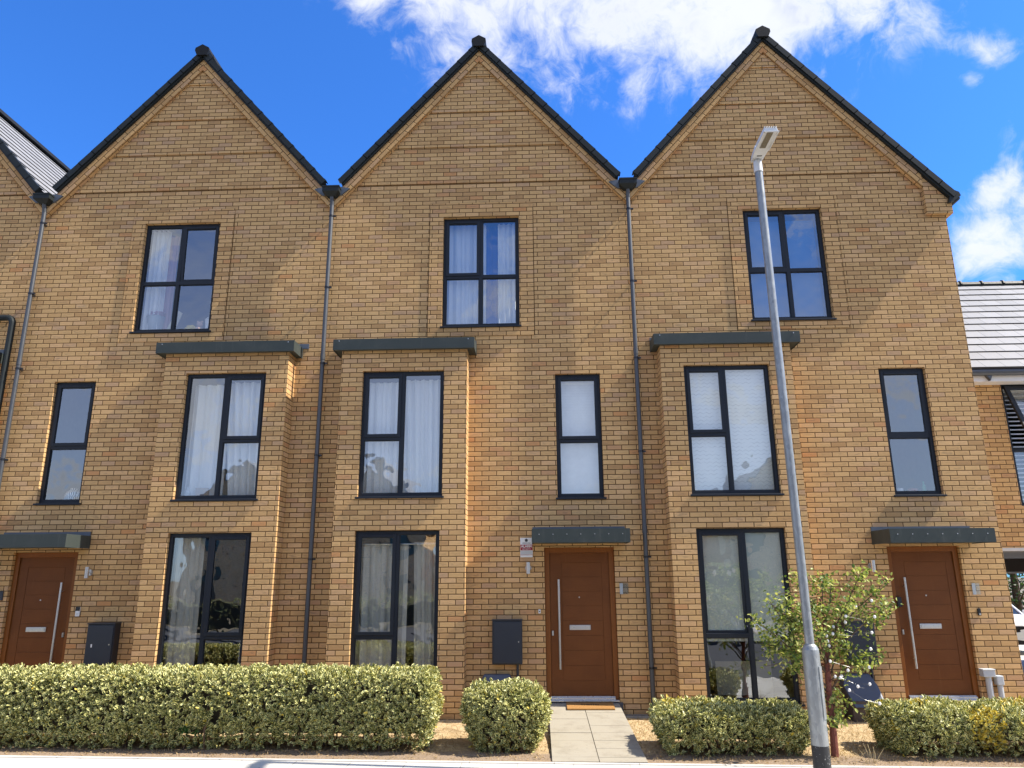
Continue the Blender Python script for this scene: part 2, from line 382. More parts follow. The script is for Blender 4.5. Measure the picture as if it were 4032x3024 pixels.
def fn_pave(t):
    oc = t.n('ShaderNodeTexCoord').outputs['Object']; x, y, _ = t.sep(oc)
    row = t.m('FLOOR', t.m('DIVIDE', y, .40))
    q = t.m('ADD', t.m('DIVIDE', x, .60), t.m('MULTIPLY', t.m('FLOORED_MODULO', row, 2.), .5))
    fu = t.m('MULTIPLY', t.m('FRACT', q), .6); fv = t.m('MULTIPLY', t.m('FRACT', t.m('DIVIDE', y, .4)), .4)
    d = t.m('MINIMUM', t.m('MINIMUM', fu, t.m('SUBTRACT', .6, fu)), t.m('MINIMUM', fv, t.m('SUBTRACT', .4, fv)))
    wn = t.n('ShaderNodeTexWhiteNoise', noise_dimensions='2D'); t.put(wn.inputs['Vector'], t.comb(t.m('FLOOR', q), row, 0))
    k = t.m('MULTIPLY_ADD', wn.outputs['Value'], .16, .9)
    c = t.mixc(t.noise(oc, 7, 5, .65), c4((.50, .475, .42)), c4((.64, .61, .55)))
    c2 = t.vm('SCALE', c, None); t.put(c2.node.inputs['Scale'], k)
    return pbsdf(t, t.mixc(t.ss(d, .002, .006), c4((.26, .235, .20)), c2), .85, 0, .25)
PAVE = mat('pale_paving_flags', fn_pave)
EDGE = plain('concrete_edging', (.56, .53, .47), .85, var=.2)
ASPH = plain('asphalt', (.075, .075, .078), .9, var=.3, scale=30, bdist=.004, bscale=200)
EARTH = plain('earth', (.17, .14, .09), .95, var=.3, scale=2)

# ------------------------------------------------------------------ mesh helper
class MB:
    def __init__(s): s.v = []; s.f = []; s.uv = []; s.sm = []
    def face(s, pts, uv=None, off=(0, 0), smooth=False):
        i = len(s.v); pts = [tuple(p) for p in pts]; s.v += pts; s.f.append(list(range(i, i+len(pts)))); s.sm.append(smooth)
        if uv is None:
            n = Vector((0, 0, 0))
            for a in range(len(pts)):
                p, q = pts[a], pts[(a+1) % len(pts)]
                n += Vector(((p[1]-q[1])*(p[2]+q[2]), (p[2]-q[2])*(p[0]+q[0]), (p[0]-q[0])*(p[1]+q[1])))
            ax = max(range(3), key=lambda k: abs(n[k]))
            uv = [((p[0], p[2]) if ax == 1 else (p[1], p[2]) if ax == 0 else (p[0], p[1])) for p in pts]
        s.uv += [(a+off[0], b+off[1]) for a, b in uv]
        return s
    def box(s, x0, x1, y0, y1, z0, z1, off=(0, 0), skip=''):
        F = {'f': [(x0, y0, z0), (x1, y0, z0), (x1, y0, z1), (x0, y0, z1)], 'b': [(x1, y1, z0), (x0, y1, z0), (x0, y1, z1), (x1, y1, z1)],
             'l': [(x0, y1, z0), (x0, y0, z0), (x0, y0, z1), (x0, y1, z1)], 'r': [(x1, y0, z0), (x1, y1, z0), (x1, y1, z1), (x1, y0, z1)],
             't': [(x0, y0, z1), (x1, y0, z1), (x1, y1, z1), (x0, y1, z1)], 'd': [(x0, y1, z0), (x1, y1, z0), (x1, y0, z0), (x0, y0, z0)]}
        for k, p in F.items():
            if k not in skip: s.face(p, off=off)
        return s
    def prism(s, poly, y0, y1, back=True):
        """poly: (x,z) counter-clockwise seen from -Y; extruded from y0 (front) to y1"""
        s.face([(x, y0, z) for x, z in poly])
        if back: s.face([(x, y1, z) for x, z in reversed(poly)])
        n = len(poly)
        for i in range(n):
            a, b = poly[i], poly[(i+1) % n]
            s.face([(a[0], y1, a[1]), (b[0], y1, b[1]), (b[0], y0, b[1]), (a[0], y0, a[1])])
        return s
    def tube(s, path, r, n=12, caps=True, smooth=True):
        path = [Vector(p) for p in path]; rs = r if isinstance(r, (list, tuple)) else [r]*len(path)
        rings = []; prev = None
        for i, p in enumerate(path):
            if i == 0: d = path[1]-p
            elif i == len(path)-1: d = p-path[i-1]
            else: d = (path[i+1]-p).normalized()+(p-path[i-1]).normalized()
            d.normalize()
            if prev is None:
                a = Vector((0, 0, 1)) if abs(d.z) < .9 else Vector((1, 0, 0)); u = d.cross(a).normalized()
            else:
                u = (prev - d*prev.dot(d)).normalized()
            prev = u; w = d.cross(u)
            rings.append([p+(u*math.cos(2*math.pi*k/n)+w*math.sin(2*math.pi*k/n))*rs[i] for k in range(n)])
        for i in range(len(rings)-1):
            for k in range(n):
                k2 = (k+1) % n
                s.face([rings[i][k], rings[i][k2], rings[i+1][k2], rings[i+1][k]], uv=[(0, 0)]*4, smooth=smooth)
        if caps:
            s.face(list(reversed(rings[0])), uv=[(0, 0)]*n); s.face(rings[-1], uv=[(0, 0)]*n)
        return s
    def sphere(s, c, r, nu=10, nv=7, sq=(1, 1, 1)):
        c = Vector(c)
        P = lambda i, j: (c.x+r*sq[0]*math.sin(math.pi*j/nv)*math.cos(2*math.pi*i/nu), c.y+r*sq[1]*math.sin(math.pi*j/nv)*math.sin(2*math.pi*i/nu), c.z+r*sq[2]*math.cos(math.pi*j/nv))
        for i in range(nu):
            for j in range(nv):
                if j == 0: s.face([P(i, 0), P(i, 1), P(i+1, 1)], uv=[(0, 0)]*3, smooth=True)
                elif j == nv-1: s.face([P(i, j), P(i, nv), P(i+1, j)], uv=[(0, 0)]*3, smooth=True)
                else: s.face([P(i, j), P(i, j+1), P(i+1, j+1), P(i+1, j)], uv=[(0, 0)]*4, smooth=True)
        return s
    def build(s, name, material, parent=None, bevel=0.0, weld=False):
        me = bpy.data.meshes.new(name)
        base = Vector((0, 0, 0))
        if parent is not None: base = BASE[parent.name]
        me.from_pydata([(a[0]-base.x, a[1]-base.y, a[2]-base.z) for a in s.v], [], s.f)
        lay = me.uv_layers.new(name='UVMap')
        lay.data.foreach_set('uv', np.array(s.uv, dtype=np.float32).ravel())
        me.polygons.foreach_set('use_smooth', s.sm)
        me.materials.append(material)
        o = bpy.data.objects.new(name, me); COL.objects.link(o)
        if parent is not None: o.parent = parent
        BASE[o.name] = base
        if weld or bevel:
            import bmesh
            bm = bmesh.new(); bm.from_mesh(me); bmesh.ops.remove_doubles(bm, verts=bm.verts, dist=1e-5); bm.to_mesh(me); bm.free()
        if bevel:
            md = o.modifiers.new('bevel', 'BEVEL'); md.width = bevel; md.segments = 2; md.limit_method = 'ANGLE'; md.angle_limit = R(40)
        return o
BASE = {}
def tag(o, label, cat, group=None):
    o['label'] = label; o['category'] = cat
    if group: o['group'] = group
    return o
def thing(name, label, cat, loc, group=None):
    o = bpy.data.objects.new(name, None); COL.objects.link(o); o.location = loc; o.empty_display_size = .2
    BASE[o.name] = Vector(loc); return tag(o, label, cat, group)
def struct(o, kind='structure'): o['kind'] = kind; return o
def copy_tree(o, delta=None, parent=None):
    c = o.copy(); COL.objects.link(c)
    if parent is not None: c.parent = parent
    if delta is not None: c.location = Vector(o.location)+Vector(delta)
    for ch in list(o.children): copy_tree(ch, None, c)
    return c

def gz(x, y):
    """ground height: the site falls slightly to the right and towards the street"""
    lat = -0.0085*x
    if y < -2.46: return -0.140+lat
    if y > -0.3: return -0.085+lat*.4
    k = (y+2.46)/2.16
    return (-0.130+lat)*(1-k)+(-0.085+lat*.4)*k

# ------------------------------------------------------------------ facade pieces
def wall_grid(mb, x0, x1, z0, z1, Y, ops):
    xs = sorted({x0, x1, *[o[0] for o in ops], *[o[1] for o in ops]}); zs = sorted({z0, z1, *[o[2] for o in ops], *[o[3] for o in ops]})
    xs = [x for x in xs if x0-1e-6 <= x <= x1+1e-6]; zs = [z for z in zs if z0-1e-6 <= z <= z1+1e-6]
    for i in range(len(xs)-1):
        for j in range(len(zs)-1):
            cx, cz = (xs[i]+xs[i+1])/2, (zs[j]+zs[j+1])/2
            if any(o[0] < cx < o[1] and o[2] < cz < o[3] for o in ops): continue
            mb.face([(xs[i], Y, zs[j]), (xs[i+1], Y, zs[j]), (xs[i+1], Y, zs[j+1]), (xs[i], Y, zs[j+1])])
def reveal(mb, o, Y0, Y1):
    x0, x1, z0, z1 = o
    mb.face([(x0, Y0, z0), (x0, Y1, z0), (x0, Y1, z1), (x0, Y0, z1)]); mb.face([(x1, Y1, z0), (x1, Y0, z0), (x1, Y0, z1), (x1, Y1, z1)])
    mb.face([(x0, Y0, z1), (x0, Y1, z1), (x1, Y1, z1), (x1, Y0, z1)]); mb.face([(x0, Y1, z0), (x0, Y0, z0), (x1, Y0, z0), (x1, Y1, z0)])

REV = 0.062
FW, MW, SW = 0.052, 0.060, 0.050
def window(house, o, Yw, cells, label=None, open_sash=0.0, sill=True):
    """cells: list of (fx0, fx1, fz0, fz1, is_sash) in metres inside the opening"""
    x0, x1, z0, z1 = o; yf = Yw+REV; yb = yf+.07
    mb = MB()
    x0i, x1i, z0i, z1i = x0+.003, x1-.003, z0+.003, z1-.003
    mb.box(x0i, x0i+FW, yf, yb, z0i, z1i); mb.box(x1i-FW, x1i, yf, yb, z0i, z1i)
    mb.box(x0i+FW, x1i-FW, yf, yb, z1i-FW, z1i); mb.box(x0i+FW, x1i-FW, yf, yb, z0i, z0i+FW)
    # bars: fill what no cell covers
    X = sorted({x0i+FW, x1i-FW, *[c[0] for c in cells], *[c[1] for c in cells]}); Z = sorted({z0i+FW, z1i-FW, *[c[2] for c in cells], *[c[3] for c in cells]})
    for i in range(len(X)-1):
        for j in range(len(Z)-1):
            cx, cz = (X[i]+X[i+1])/2, (Z[j]+Z[j+1])/2
            if not any(c[0] < cx < c[1] and c[2] < cz < c[3] for c in cells): mb.box(X[i], X[i+1], yf+.001, yb-.001, Z[j], Z[j+1])
    w = mb.build('window', ANTH, house, bevel=.004)
    if label: w['label'] = label
    for cx0, cx1, cz0, cz1, sash in cells:
        if sash:
            sb = MB(); g = .012; ys = yf-.014
            a0, a1, b0, b1 = cx0-g, cx1+g, cz0-g, cz1+g
            sb.box(a0, a0+SW, ys, ys+.05, b0, b1); sb.box(a1-SW, a1, ys, ys+.05, b0, b1)
            sb.box(a0+SW, a1-SW, ys, ys+.05, b1-SW-.012, b1); sb.box(a0+SW, a1-SW, ys, ys+.05, b0, b0+SW)
            so = sb.build('sash', ANTH, w, bevel=.004)
            pb = MB().face([(a0+SW, ys+.022, b0+SW), (a1-SW, ys+.022, b0+SW), (a1-SW, ys+.022, b1-SW-.012), (a0+SW, ys+.022, b1-SW-.012)])
            po = pb.build('pane', GLASS, w)
            vb = MB().box(a0+.05, a1-.05, ys-.016, ys, b1-.052, b1-.030); vb.box(a0+.05, a1-.05, ys-.009, ys, b1-.030, b1-.024)
            vo = vb.build('trickle_vent', ANTH, w, bevel=.003)
            if open_sash:
                for ob in (so, po, vo):
                    piv = Vector((a0, ys, b1)) - BASE[house.name]
                    ob.matrix_local = Matrix.Translation(piv) @ Matrix.Rotation(R(open_sash), 4, 'X') @ Matrix.Translation(-piv)
        else:
            MB().face([(cx0, yf+.03, cz0), (cx1, yf+.03, cz0), (cx1, yf+.03, cz1), (cx0, yf+.03, cz1)]).build('pane', GLASS, w)
            gb = MB()
            for q in ((cx0, cx0+.010, cz0, cz1), (cx1-.010, cx1, cz0, cz1), (cx0+.01, cx1-.01, cz0, cz0+.010), (cx0+.01, cx1-.01, cz1-.010, cz1)):
                gb.box(q[0], q[1], yf+.020, yf+.029, q[2], q[3])
            gb.build('gasket', ANTH_D, w)
    if sill:
        sb = MB(); sb.prism([(x0-.025, z0-.030), (x1+.03, z0-.030), (x1+.03, z0-.004), (x0-.025, z0-.004)], Yw-.035, Yw-.001)
        sb.box(x0+.001, x1-.001, Yw-.001, yf+.004, z0-.004, z0+.003)
        sb.build('sill', ANTH, w, bevel=.004)
    return w
def cells_for(o, kind, mx=None, tz=None):
    x0, x1, z0, z1 = o[0]+.003+FW, o[1]-.003-FW, o[2]+.003+FW, o[3]-.003-FW
    h = MW/2
    if kind == 'four_left':  return [(x0, mx-h, tz+h, z1, 1), (mx+h, x1, tz+h, z1, 0), (x0, mx-h, z0, tz-h, 0), (mx+h, x1, z0, tz-h, 0)]
    if kind == 'four_right': return [(x0, mx-h, tz+h, z1, 0), (mx+h, x1, tz+h, z1, 1), (x0, mx-h, z0, tz-h, 0), (mx+h, x1, z0, tz-h, 0)]
    if kind == 'three_left': return [(x0, mx-h, tz+h, z1, 1), (x0, mx-h, z0, tz-h, 0), (mx+h, x1, z0, z1, 0)]
    if kind == 'three_right': return [(mx+h, x1, tz+h, z1, 1), (mx+h, x1, z0, tz-h, 0), (x0, mx-h, z0, z1, 0)]
    return [(x0, x1, tz+h, z1, 1), (x0, x1, z0, tz-h, 0)]

def door(house, o, hinge_right, label, keypad=False):
    x0, x1, z0, z1 = o; yf = .055
    fr = MB()
    fr.box(x0+.002, x0+.075, yf, yf+.10, z0, z1-.002); fr.box(x1-.075, x1-.002, yf, yf+.10, z0, z1-.002); fr.box(x0+.075, x1-.075, yf, yf+.10, z1-.075, z1-.002)
    a0, a1, b0, b1 = x0+.077, x1-.077, z0+.045, z1-.077; yl = yf+.022
    lf = MB()
    # leaf: flat slab with a grooved centre panel of seven boards
    p0, p1 = a0+.135, a1-.135; q0, q1 = b0+.21, b1-.14; n = 8; g = .005
    if not hinge_right: p0, p1 = a0+.17, a1-.11
    lf.box(a0, p0, yl, yl+.05, b0, b1); lf.box(p1, a1, yl, yl+.05, b0, b1); lf.box(p0, p1, yl, yl+.05, b0, q0); lf.box(p0, p1, yl, yl+.05, q1, b1)
    for i in range(n):
        za, zb = q0+(q1-q0)*i/n, q0+(q1-q0)*(i+1)/n
        lf.box(p0+g, p1-g, yl+.0015, yl+.05, za+g/2, zb-g/2)
    lf.box(p0, p1, yl+.006, yl+.045, q0, q1)
    d = lf.build('door', DOOR, house, bevel=.002); d['label'] = label
    fr.build('door_frame', DFRAME, d, bevel=.006)
    hx = a0+.128 if not hinge_right else a1-.128
    h = MB(); h.tube([(hx, yl-.062, 0.53), (hx, yl-.062, 1.77)], .0165, 14)
    for zz in (.66, 1.64): h.tube([(hx, yl-.06, zz), (hx, yl, zz)], .009, 8)
    h.build('handle', STEEL, d)
    cx = (x0+x1)/2 - (.012 if not hinge_right else .03)
    MB().box(cx-.152, cx+.152, yl-.012, yl, 1.060, 1.128).box(cx-.135, cx+.135, yl-.017, yl-.012, 1.072, 1.116).build('letterbox', STEEL, d, bevel=.004)
    lx = a0+.03 if not hinge_right else a1-.03
    lk = MB(); lk.tube([(lx, yl-.008, .985), (lx, yl-.008, 1.05)], .017, 10); lk.build('lock', STEEL, d)
    MB().tube([(cx, yl-.004, 1.515), (cx, yl+.002, 1.515)], .011, 10).build('spyhole', STEEL, d)
    th = MB(); th.box(x0+.01, x1-.01, -.045, yf+.02, z0-.005, z0+.014); th.box(x0+.06, x1-.06, .0, yf+.03, z0+.014, z0+.044); th.box(x0+.06, x1-.06, .028, yf+.025, z0+.044, z0+.056)
    th.build('threshold', ALU, d, bevel=.003)
    if keypad:
        MB().box(x0+.065, x0+.13, yf-.03, yf, 1.36, 1.495).build('keypad', BLACKP, d, bevel=.006)
    return d

def fascia_canopy(name, house, x0, x1, yfront, z0, z1, fl0, fl1, screws, flz=.07):
    mb = MB(); mb.box(x0, x1, yfront, -.0015, z0+.012, z1-.004)
    for a, b, c, d_ in ((x0-.004, x1+.004, yfront-.004, yfront),): mb.box(a, b, c, d_, z0, z1)
    mb.box(x0-.004, x0, yfront, -.002, z0, z1); mb.box(x1, x1+.004, yfront, -.002, z0, z1)
    c = mb.build(name, CANOPY, house)
    MB().box(fl0, fl1, -.022, -.0015, z1-.01, z1+flz).build('flashing', FLASH, c)
    for sx in screws:
        MB().tube([(sx, yfront-.012, z1-.075 if len(screws) > 3 else z1-.03), (sx, yfront-.003, z1-.075 if len(screws) > 3 else z1-.03)], .007, 8).build('screw', STEEL, c)
    return c

def downpipe(house, x, ztop, zbot, brz):
    mb = MB(); y = -.105
    mb.tube([(x, y-.045, ztop), (x, y-.02, ztop-.08), (x, y, ztop-.16), (x, y, zbot)], .034, 16)
    for zj in (5.16, 2.42): mb.tube([(x, y, zj), (x, y, zj+.10)], .039, 16)
    p = mb.build('downpipe', PIPE, house)
    hp = MB(); yf, yb = -.25, -.003
    T = [(x-.14, yf), (x+.14, yf), (x+.14, yb), (x-.14, yb)]; Bm = [(x-.06, y-.07), (x+.06, y-.07), (x+.06, -.03), (x-.06, -.03)]
    zt, zm, zb = ztop+.13, ztop+.035, ztop-.03
    for i in range(4):
        j = (i+1) % 4
        hp.face([(*T[i], zm), (*T[j], zm), (*T[j], zt), (*T[i], zt)]); hp.face([(*Bm[i], zb), (*Bm[j], zb), (*T[j], zm), (*T[i], zm)])
    hp.face([(*q, zt-.01) for q in T]); hp.face([(*q, zb) for q in reversed(Bm)])
    hp.box(x-.148, x+.148, yf-.008, yb, zt-.022, zt+.002)
    hp.build('hopper', VERGE, p)
    for z in brz:
        b = MB(); b.tube([(x, y, z-.014), (x, y, z+.014)], .041, 14); b.box(x+.035, x+.075, y-.012, y+.012, z-.012, z+.012); b.box(x-.012, x+.012, y+.03, -.001, z-.012, z+.012)
        b.build('bracket', BLACKP, p)
    return p

TAN = 1.135
def gable_and_roof(house, c, x0, x1, right_end=False):
    """stepped brick gable, brick band, verges, tiled roof, ridge"""
    wl = MB(); zones = [(7.80, 8.27), (8.27, 8.952), (8.952, 9.622), (9.622, 10.318), (10.318, 10.80)]
    zo = 10.82
    hw = lambda z: (zo-z)/TAN
    GV, ST = .014, .016
    for k, (za, zb) in enumerate(zones):
        Y = -ST*k; last = k == len(zones)-1
        zb2 = min(zb, zo) - (0 if last else GV)
        def ends(z):
            l, r = max(x0, c-hw(z)), min(x1, c+hw(z)); return l, r
        lv = sorted({za, zb2, *[z for z in (zo-(c-x0)*TAN, zo-(x1-c)*TAN) if za < z < zb2]})
        for a, b in zip(lv[:-1], lv[1:]):
            l0, r0 = ends(a); l1, r1 = ends(b)
            wl.face([(l0, Y, a), (r0, Y, a), (r1, Y, b), (l1, Y, b)])
        if not last:   # raked-back shadow joint below the next, slightly oversailing, stage
            l0, r0 = ends(zb2); l1, r1 = ends(zb); Yi, Yn = Y+.014, Y-ST
            wl.face([(l0, Y, zb2), (r0, Y, zb2), (r0, Yi, zb2), (l0, Yi, zb2)])
            wl.face([(l0, Yi, zb2), (r0, Yi, zb2), (r1, Yi, zb), (l1, Yi, zb)])
            wl.face([(l1, Yi, zb), (r1, Yi, zb), (r1, Yn, zb), (l1, Yn, zb)])
    # brick band that follows the slope (two courses, laid to the slope)
    cs, sn = math.cos(math.atan(TAN)), math.sin(math.atan(TAN))
    bd = MB(); zt, zi, Yb = 10.83, 10.595, -.095
    endL = x0-c+.012; endR = (x1-c-.012) if not right_end else (6.31-c)
    for sg, e in ((-1, -endL), (1, endR)):
        P = [(c, zi), (c+sg*e, zi-e*TAN), (c+sg*e, zt-e*TAN), (c, zt)]
        def buv(p):
            dx, dz = abs(p[0]-c), p[1]-zi
            return (dx*cs-dz*sn+3.1, dz*cs+dx*sn)
        idx = [0, 1, 2, 3] if sg > 0 else [3, 2, 1, 0]
        pts = [P[i] for i in idx]
        bd.face([(p[0], Yb, p[1]) for p in pts], uv=[buv(p) for p in pts])
        lo = [P[0], P[1]]; a, b = lo
        q = [(a[0], 0.0, a[1]), (b[0], 0.0, b[1]), (b[0], Yb, b[1]), (a[0], Yb, a[1])]
        if sg < 0: q.reverse()
        bd.face(q, uv=[(p[0]*1.5, p[1]*.0+p[2]*.0+p[1]) for p in q])
        x = c+sg*e; bd.face([(x, Yb, zi-e*TAN), (x, 0.0, zi-e*TAN), (x, 0.0, zt-e*TAN), (x, Yb, zt-e*TAN)])
    # roof: stepped courses
    G = .30; roof = MB(); ris = []
    runL = (c-x0)-.14; runR = (x1-c)-.14 if not right_end else 2.80
    YF, YBk = -.085, 9.2
    ver = MB()
    for sg, run in ((-1, runL), (1, runR)):
        n = int(run/cs/G)+1; tot = run/cs
        s_ = tot; k = 0
        while s_ > .02:
            s1 = max(0.0, s_-G); th = .018
            def pt(s, h): return (c+sg*(s*cs+h*sn*1), 10.93-s*sn+h*cs)
            a, b = pt(s_, th), pt(s1, .002)
            lo = pt(s_, -.012)
            f = [(a[0], YF, a[1]), (a[0], YBk, a[1]), (b[0], YBk, b[1]), (b[0], YF, b[1])]
            uv = [(YF, k*.30+.01), (YBk, k*.30+.01), (YBk, k*.30+.29), (YF, k*.30+.29)]
            if sg > 0: roof.face(f, uv=uv)
            else: roof.face(f[::-1], uv=uv[::-1])
            f2 = [(lo[0], YF, lo[1]), (lo[0], YBk, lo[1]), (a[0], YBk, a[1]), (a[0], YF, a[1])]
            roof.face(f2 if sg > 0 else f2[::-1], uv=[(0, 0)]*4)
            # verge unit for this course
            v0, v1 = pt(s_+.008, .041), pt(s1-.002, .036); w0, w1 = pt(s_+.012, -.052), pt(s1-.004, -.052)
            poly = [w0, w1, v1, v0] if sg < 0 else [w1, w0, v0, v1]
            ver.prism(poly, -.165, -.08)
            u0, u1 = pt(s_, -.052), pt(s1, -.052); t0, t1 = pt(s_, -.080), pt(s1, -.080)
            poly = [t0, t1, u1, u0] if sg < 0 else [t1, t0, u0, u1]
            ver.prism(poly, -.140, -.062)
            # clip tick on top of each unit
            e0, e1 = pt(s_+.008, .047), pt(s_-.035, .047); g0, g1 = pt(s_+.008, .036), pt(s_-.035, .036)
            poly = [g0, g1, e1, e0] if sg < 0 else [g1, g0, e0, e1]
            ver.prism(poly, -.158, -.03)
            s_ = s1; k += 1
        # underside closing sheet
        a, b = pt(tot, -.02), pt(0, -.02)
        q = [(a[0], YF+.02, a[1]), (b[0], YF+.02, b[1]), (b[0], YBk, b[1]), (a[0], YBk, a[1])]
        roof.face(q, uv=[(0, 0)]*4)
    ro = roof.build('roof', TILE, house)
    ver.build('verge', VERGE, house)
    rg = MB(); hexp = [(c-.088, 10.835), (c+.088, 10.835), (c+.128, 10.93), (c+.120, 10.985), (c, 11.055), (c-.120, 10.985), (c-.128, 10.93)]
    rg.prism(hexp, -.20, -.02); rg.prism([(c-.14, 10.90), (c+.14, 10.90), (c+.125, 10.98), (c, 11.055), (c-.125, 10.98)], -.02, 9.2)
    rg.build('ridge_cap', RIDGE, ro)
    bo = bd.build('gable_band', BRICK_S, house)
    return wl

def house_block(name, label, c, x0, x1, spec, right_end=False):
    h = thing(name, label, 'house', (c, 0, 0), 'gabled terraced houses')
    ops = [spec['w2'], spec['w1']] + ([spec['door']] if 'door' in spec else [])
    bay = spec['bay']; bz = 5.25
    wl = gable_and_roof(h, c, x0, x1, right_end)
    baycut = (bay[0], bay[1], -.4, bz)
    s2 = spec['s2']; MJ = .011; jo = (s2[0]-MJ, s2[1]+MJ, s2[2], 7.80)
    wall_grid(wl, x0, x1, -.45, 7.80, 0.0, ops[1:]+[baycut, jo])
    for xa, xb in ((s2[0]-MJ, s2[0]), (s2[1], s2[1]+MJ)):
        wl.face([(xa, .018, s2[2]), (xb, .018, s2[2]), (xb, .018, 7.8), (xa, .018, 7.8)], uv=[(0, .001)]*4)
    for xa in (s2[0]-MJ, s2[1]+MJ): wl.face([(xa, 0, s2[2]), (xa, .018, s2[2]), (xa, .018, 7.8), (xa, 0, 7.8)])
    reveal(wl, spec['w1'], 0, .14)
    if 'door' in spec: reveal(wl, spec['door'], 0, .15)
    if right_end:
        # flank wall facing right and the projecting kneeler block
        wl.face([(x1, 0, -.45), (x1, 9, -.45), (x1, 9, 7.75), (x1, 0, 7.75)])
        ys = -.075
        P = [(6.322, 7.462), (6.735, 7.462), (6.735, 10.80-(6.735-c)*TAN), (6.322, 10.80-(6.322-c)*TAN)]
        wl.prism(P, ys, 9.0, back=False)
    else: wl.face([(x1, 9, -.45), (x1, 9, 7.8), (x1, 0, 7.8), (x1, 0, -.45)])
    wl.face([(x0, 9, -.45), (x0, 9, 7.9), (x1, 9, 7.9), (x1, 9, -.45)])
    wl.face([(c-2.4, 9, 7.9), (c, 9, 10.8), (c+2.4, 9, 7.9)])
    wl.build('wall', BRICK, h)
    # proud brick surround of the top window
    w2 = spec['w2']; s2 = spec['s2']; sm = MB(); Ys = -.012
    o = (.06, .012)
    for q in ((s2[0], s2[1], s2[2], w2[2]), (s2[0], s2[1], w2[3], s2[3]), (s2[0], w2[0], w2[2], w2[3]), (w2[1], s2[1], w2[2], w2[3])):
        sm.face([(q[0], Ys, q[2]), (q[1], Ys, q[2]), (q[1], Ys, q[3]), (q[0], Ys, q[3])], off=o)
    sm.face([(s2[0], .02, s2[2]), (s2[0], Ys, s2[2]), (s2[0], Ys, s2[3]), (s2[0], .02, s2[3])]); sm.face([(s2[1], Ys, s2[2]), (s2[1], .02, s2[2]), (s2[1], .02, s2[3]), (s2[1], Ys, s2[3])])
    sm.face([(s2[0], Ys, s2[3]), (s2[1], Ys, s2[3]), (s2[1], 0, s2[3]), (s2[0], 0, s2[3])]); sm.face([(s2[0], 0, s2[2]), (s2[1], 0, s2[2]), (s2[1], Ys, s2[2]), (s2[0], Ys, s2[2])])
    reveal(sm, w2, Ys, .14)
    sm.build('window_surround', BRICK_S, h)
    # bay
    bm_ = MB(); B = -.33
    wall_grid(bm_, bay[0], bay[1], -.45, bz, B, [spec['b1'], spec['b0']])
    reveal(bm_, spec['b1'], B, B+.14); reveal(bm_, spec['b0'], B, B+.14)
    bm_.face([(bay[0], 0, -.45), (bay[0], B, -.45), (bay[0], B, bz), (bay[0], 0, bz)], off=(.04, 0)); bm_.face([(bay[1], B, -.45), (bay[1], 0, -.45), (bay[1], 0, bz), (bay[1], B, bz)], off=(.04, 0))
    bm_.face([(bay[0], B, bz), (bay[1], B, bz), (bay[1], 0, bz), (bay[0], 0, bz)])
    bm_.build('bay', BRICK, h)
    k = spec['canopy']
    fascia_canopy('bay_canopy', h, k[0], k[1], -.435, 5.212, 5.385, k[0]+.0, k[1]+(.10 if spec['side'] == 'right' else .0) if spec['side'] == 'right' else k[1], [k[0]+.09, k[1]-.09])
    # windows
    sd_ = spec['side']
    window(h, w2, -.004, cells_for(w2, 'four_left' if sd_ == 'left' else 'four_right', spec['mx2'], spec.get('tz2', 6.585)), spec.get('l2'), spec.get('open2', 0))
    window(h, spec['w1'], 0.0, cells_for(spec['w1'], 'two', None, 3.84), spec.get('l1'), spec.get('open1', 0))
    window(h, spec['b1'], B, cells_for(spec['b1'], 'three_left' if sd_ == 'left' else 'three_right', spec['mx1'], 3.85), spec.get('lb1'))
    window(h, spec['b0'], B, cells_for(spec['b0'], 'three_left' if sd_ == 'left' else 'three_right', spec['mx0'], 1.0), spec.get('lb0'), spec.get('open0', 0))
    if 'door' in spec:
        door(h, spec['door'], sd_ == 'right', spec['ldoor'], spec.get('keypad', False))
        dk = spec['dcan']; n = 7
        fascia_canopy('door_canopy', h, dk[0], dk[1], -.60, dk[2], dk[3], dk[0]+.0, dk[1]-.004, [dk[0]+.10+(dk[1]-dk[0]-.2)*i/(n-1) for i in range(n)] if spec.get('screws', True) else [], .062)
    # room lining: floors, back wall, party walls
    rm = MB()
    for zf in (.09, 2.70, 5.32): rm.box(x0+.12, x1-.12, .145, 5.0, zf-.22, zf)
    rm.face([(x0+.12, 4.2, -.2), (x1-.12, 4.2, -.2), (x1-.12, 4.2, 8.2), (x0+.12, 4.2, 8.2)])
    rm.face([(x0+.12, .0, -.2), (x0+.12, 4.2, -.2), (x0+.12, 4.2, 8.0), (x0+.12, .0, 8.0)]); rm.face([(x1-.12, 4.2, -.2), (x1-.12, 0., -.2), (x1-.12, 0., 8.0), (x1-.12, 4.2, 8.0)])
    rm.face([(x0+.12, .145, 7.9), (x1-.12, .145, 7.9), (x1-.12, 4.2, 7.9), (x0+.12, 4.2, 7.9)])
    for xb in (bay[0]+.02, bay[1]-.02): rm.face([(xb, B+.14, -.2), (xb, .145, -.2), (xb, .145, bz), (xb, B+.14, bz)])
    for zz in (2.60, 5.20): rm.box(bay[0]+.03, bay[1]-.03, B+.145, .145, zz-.12, zz)
    rm.build('room_lining', LINING, h)
    return h

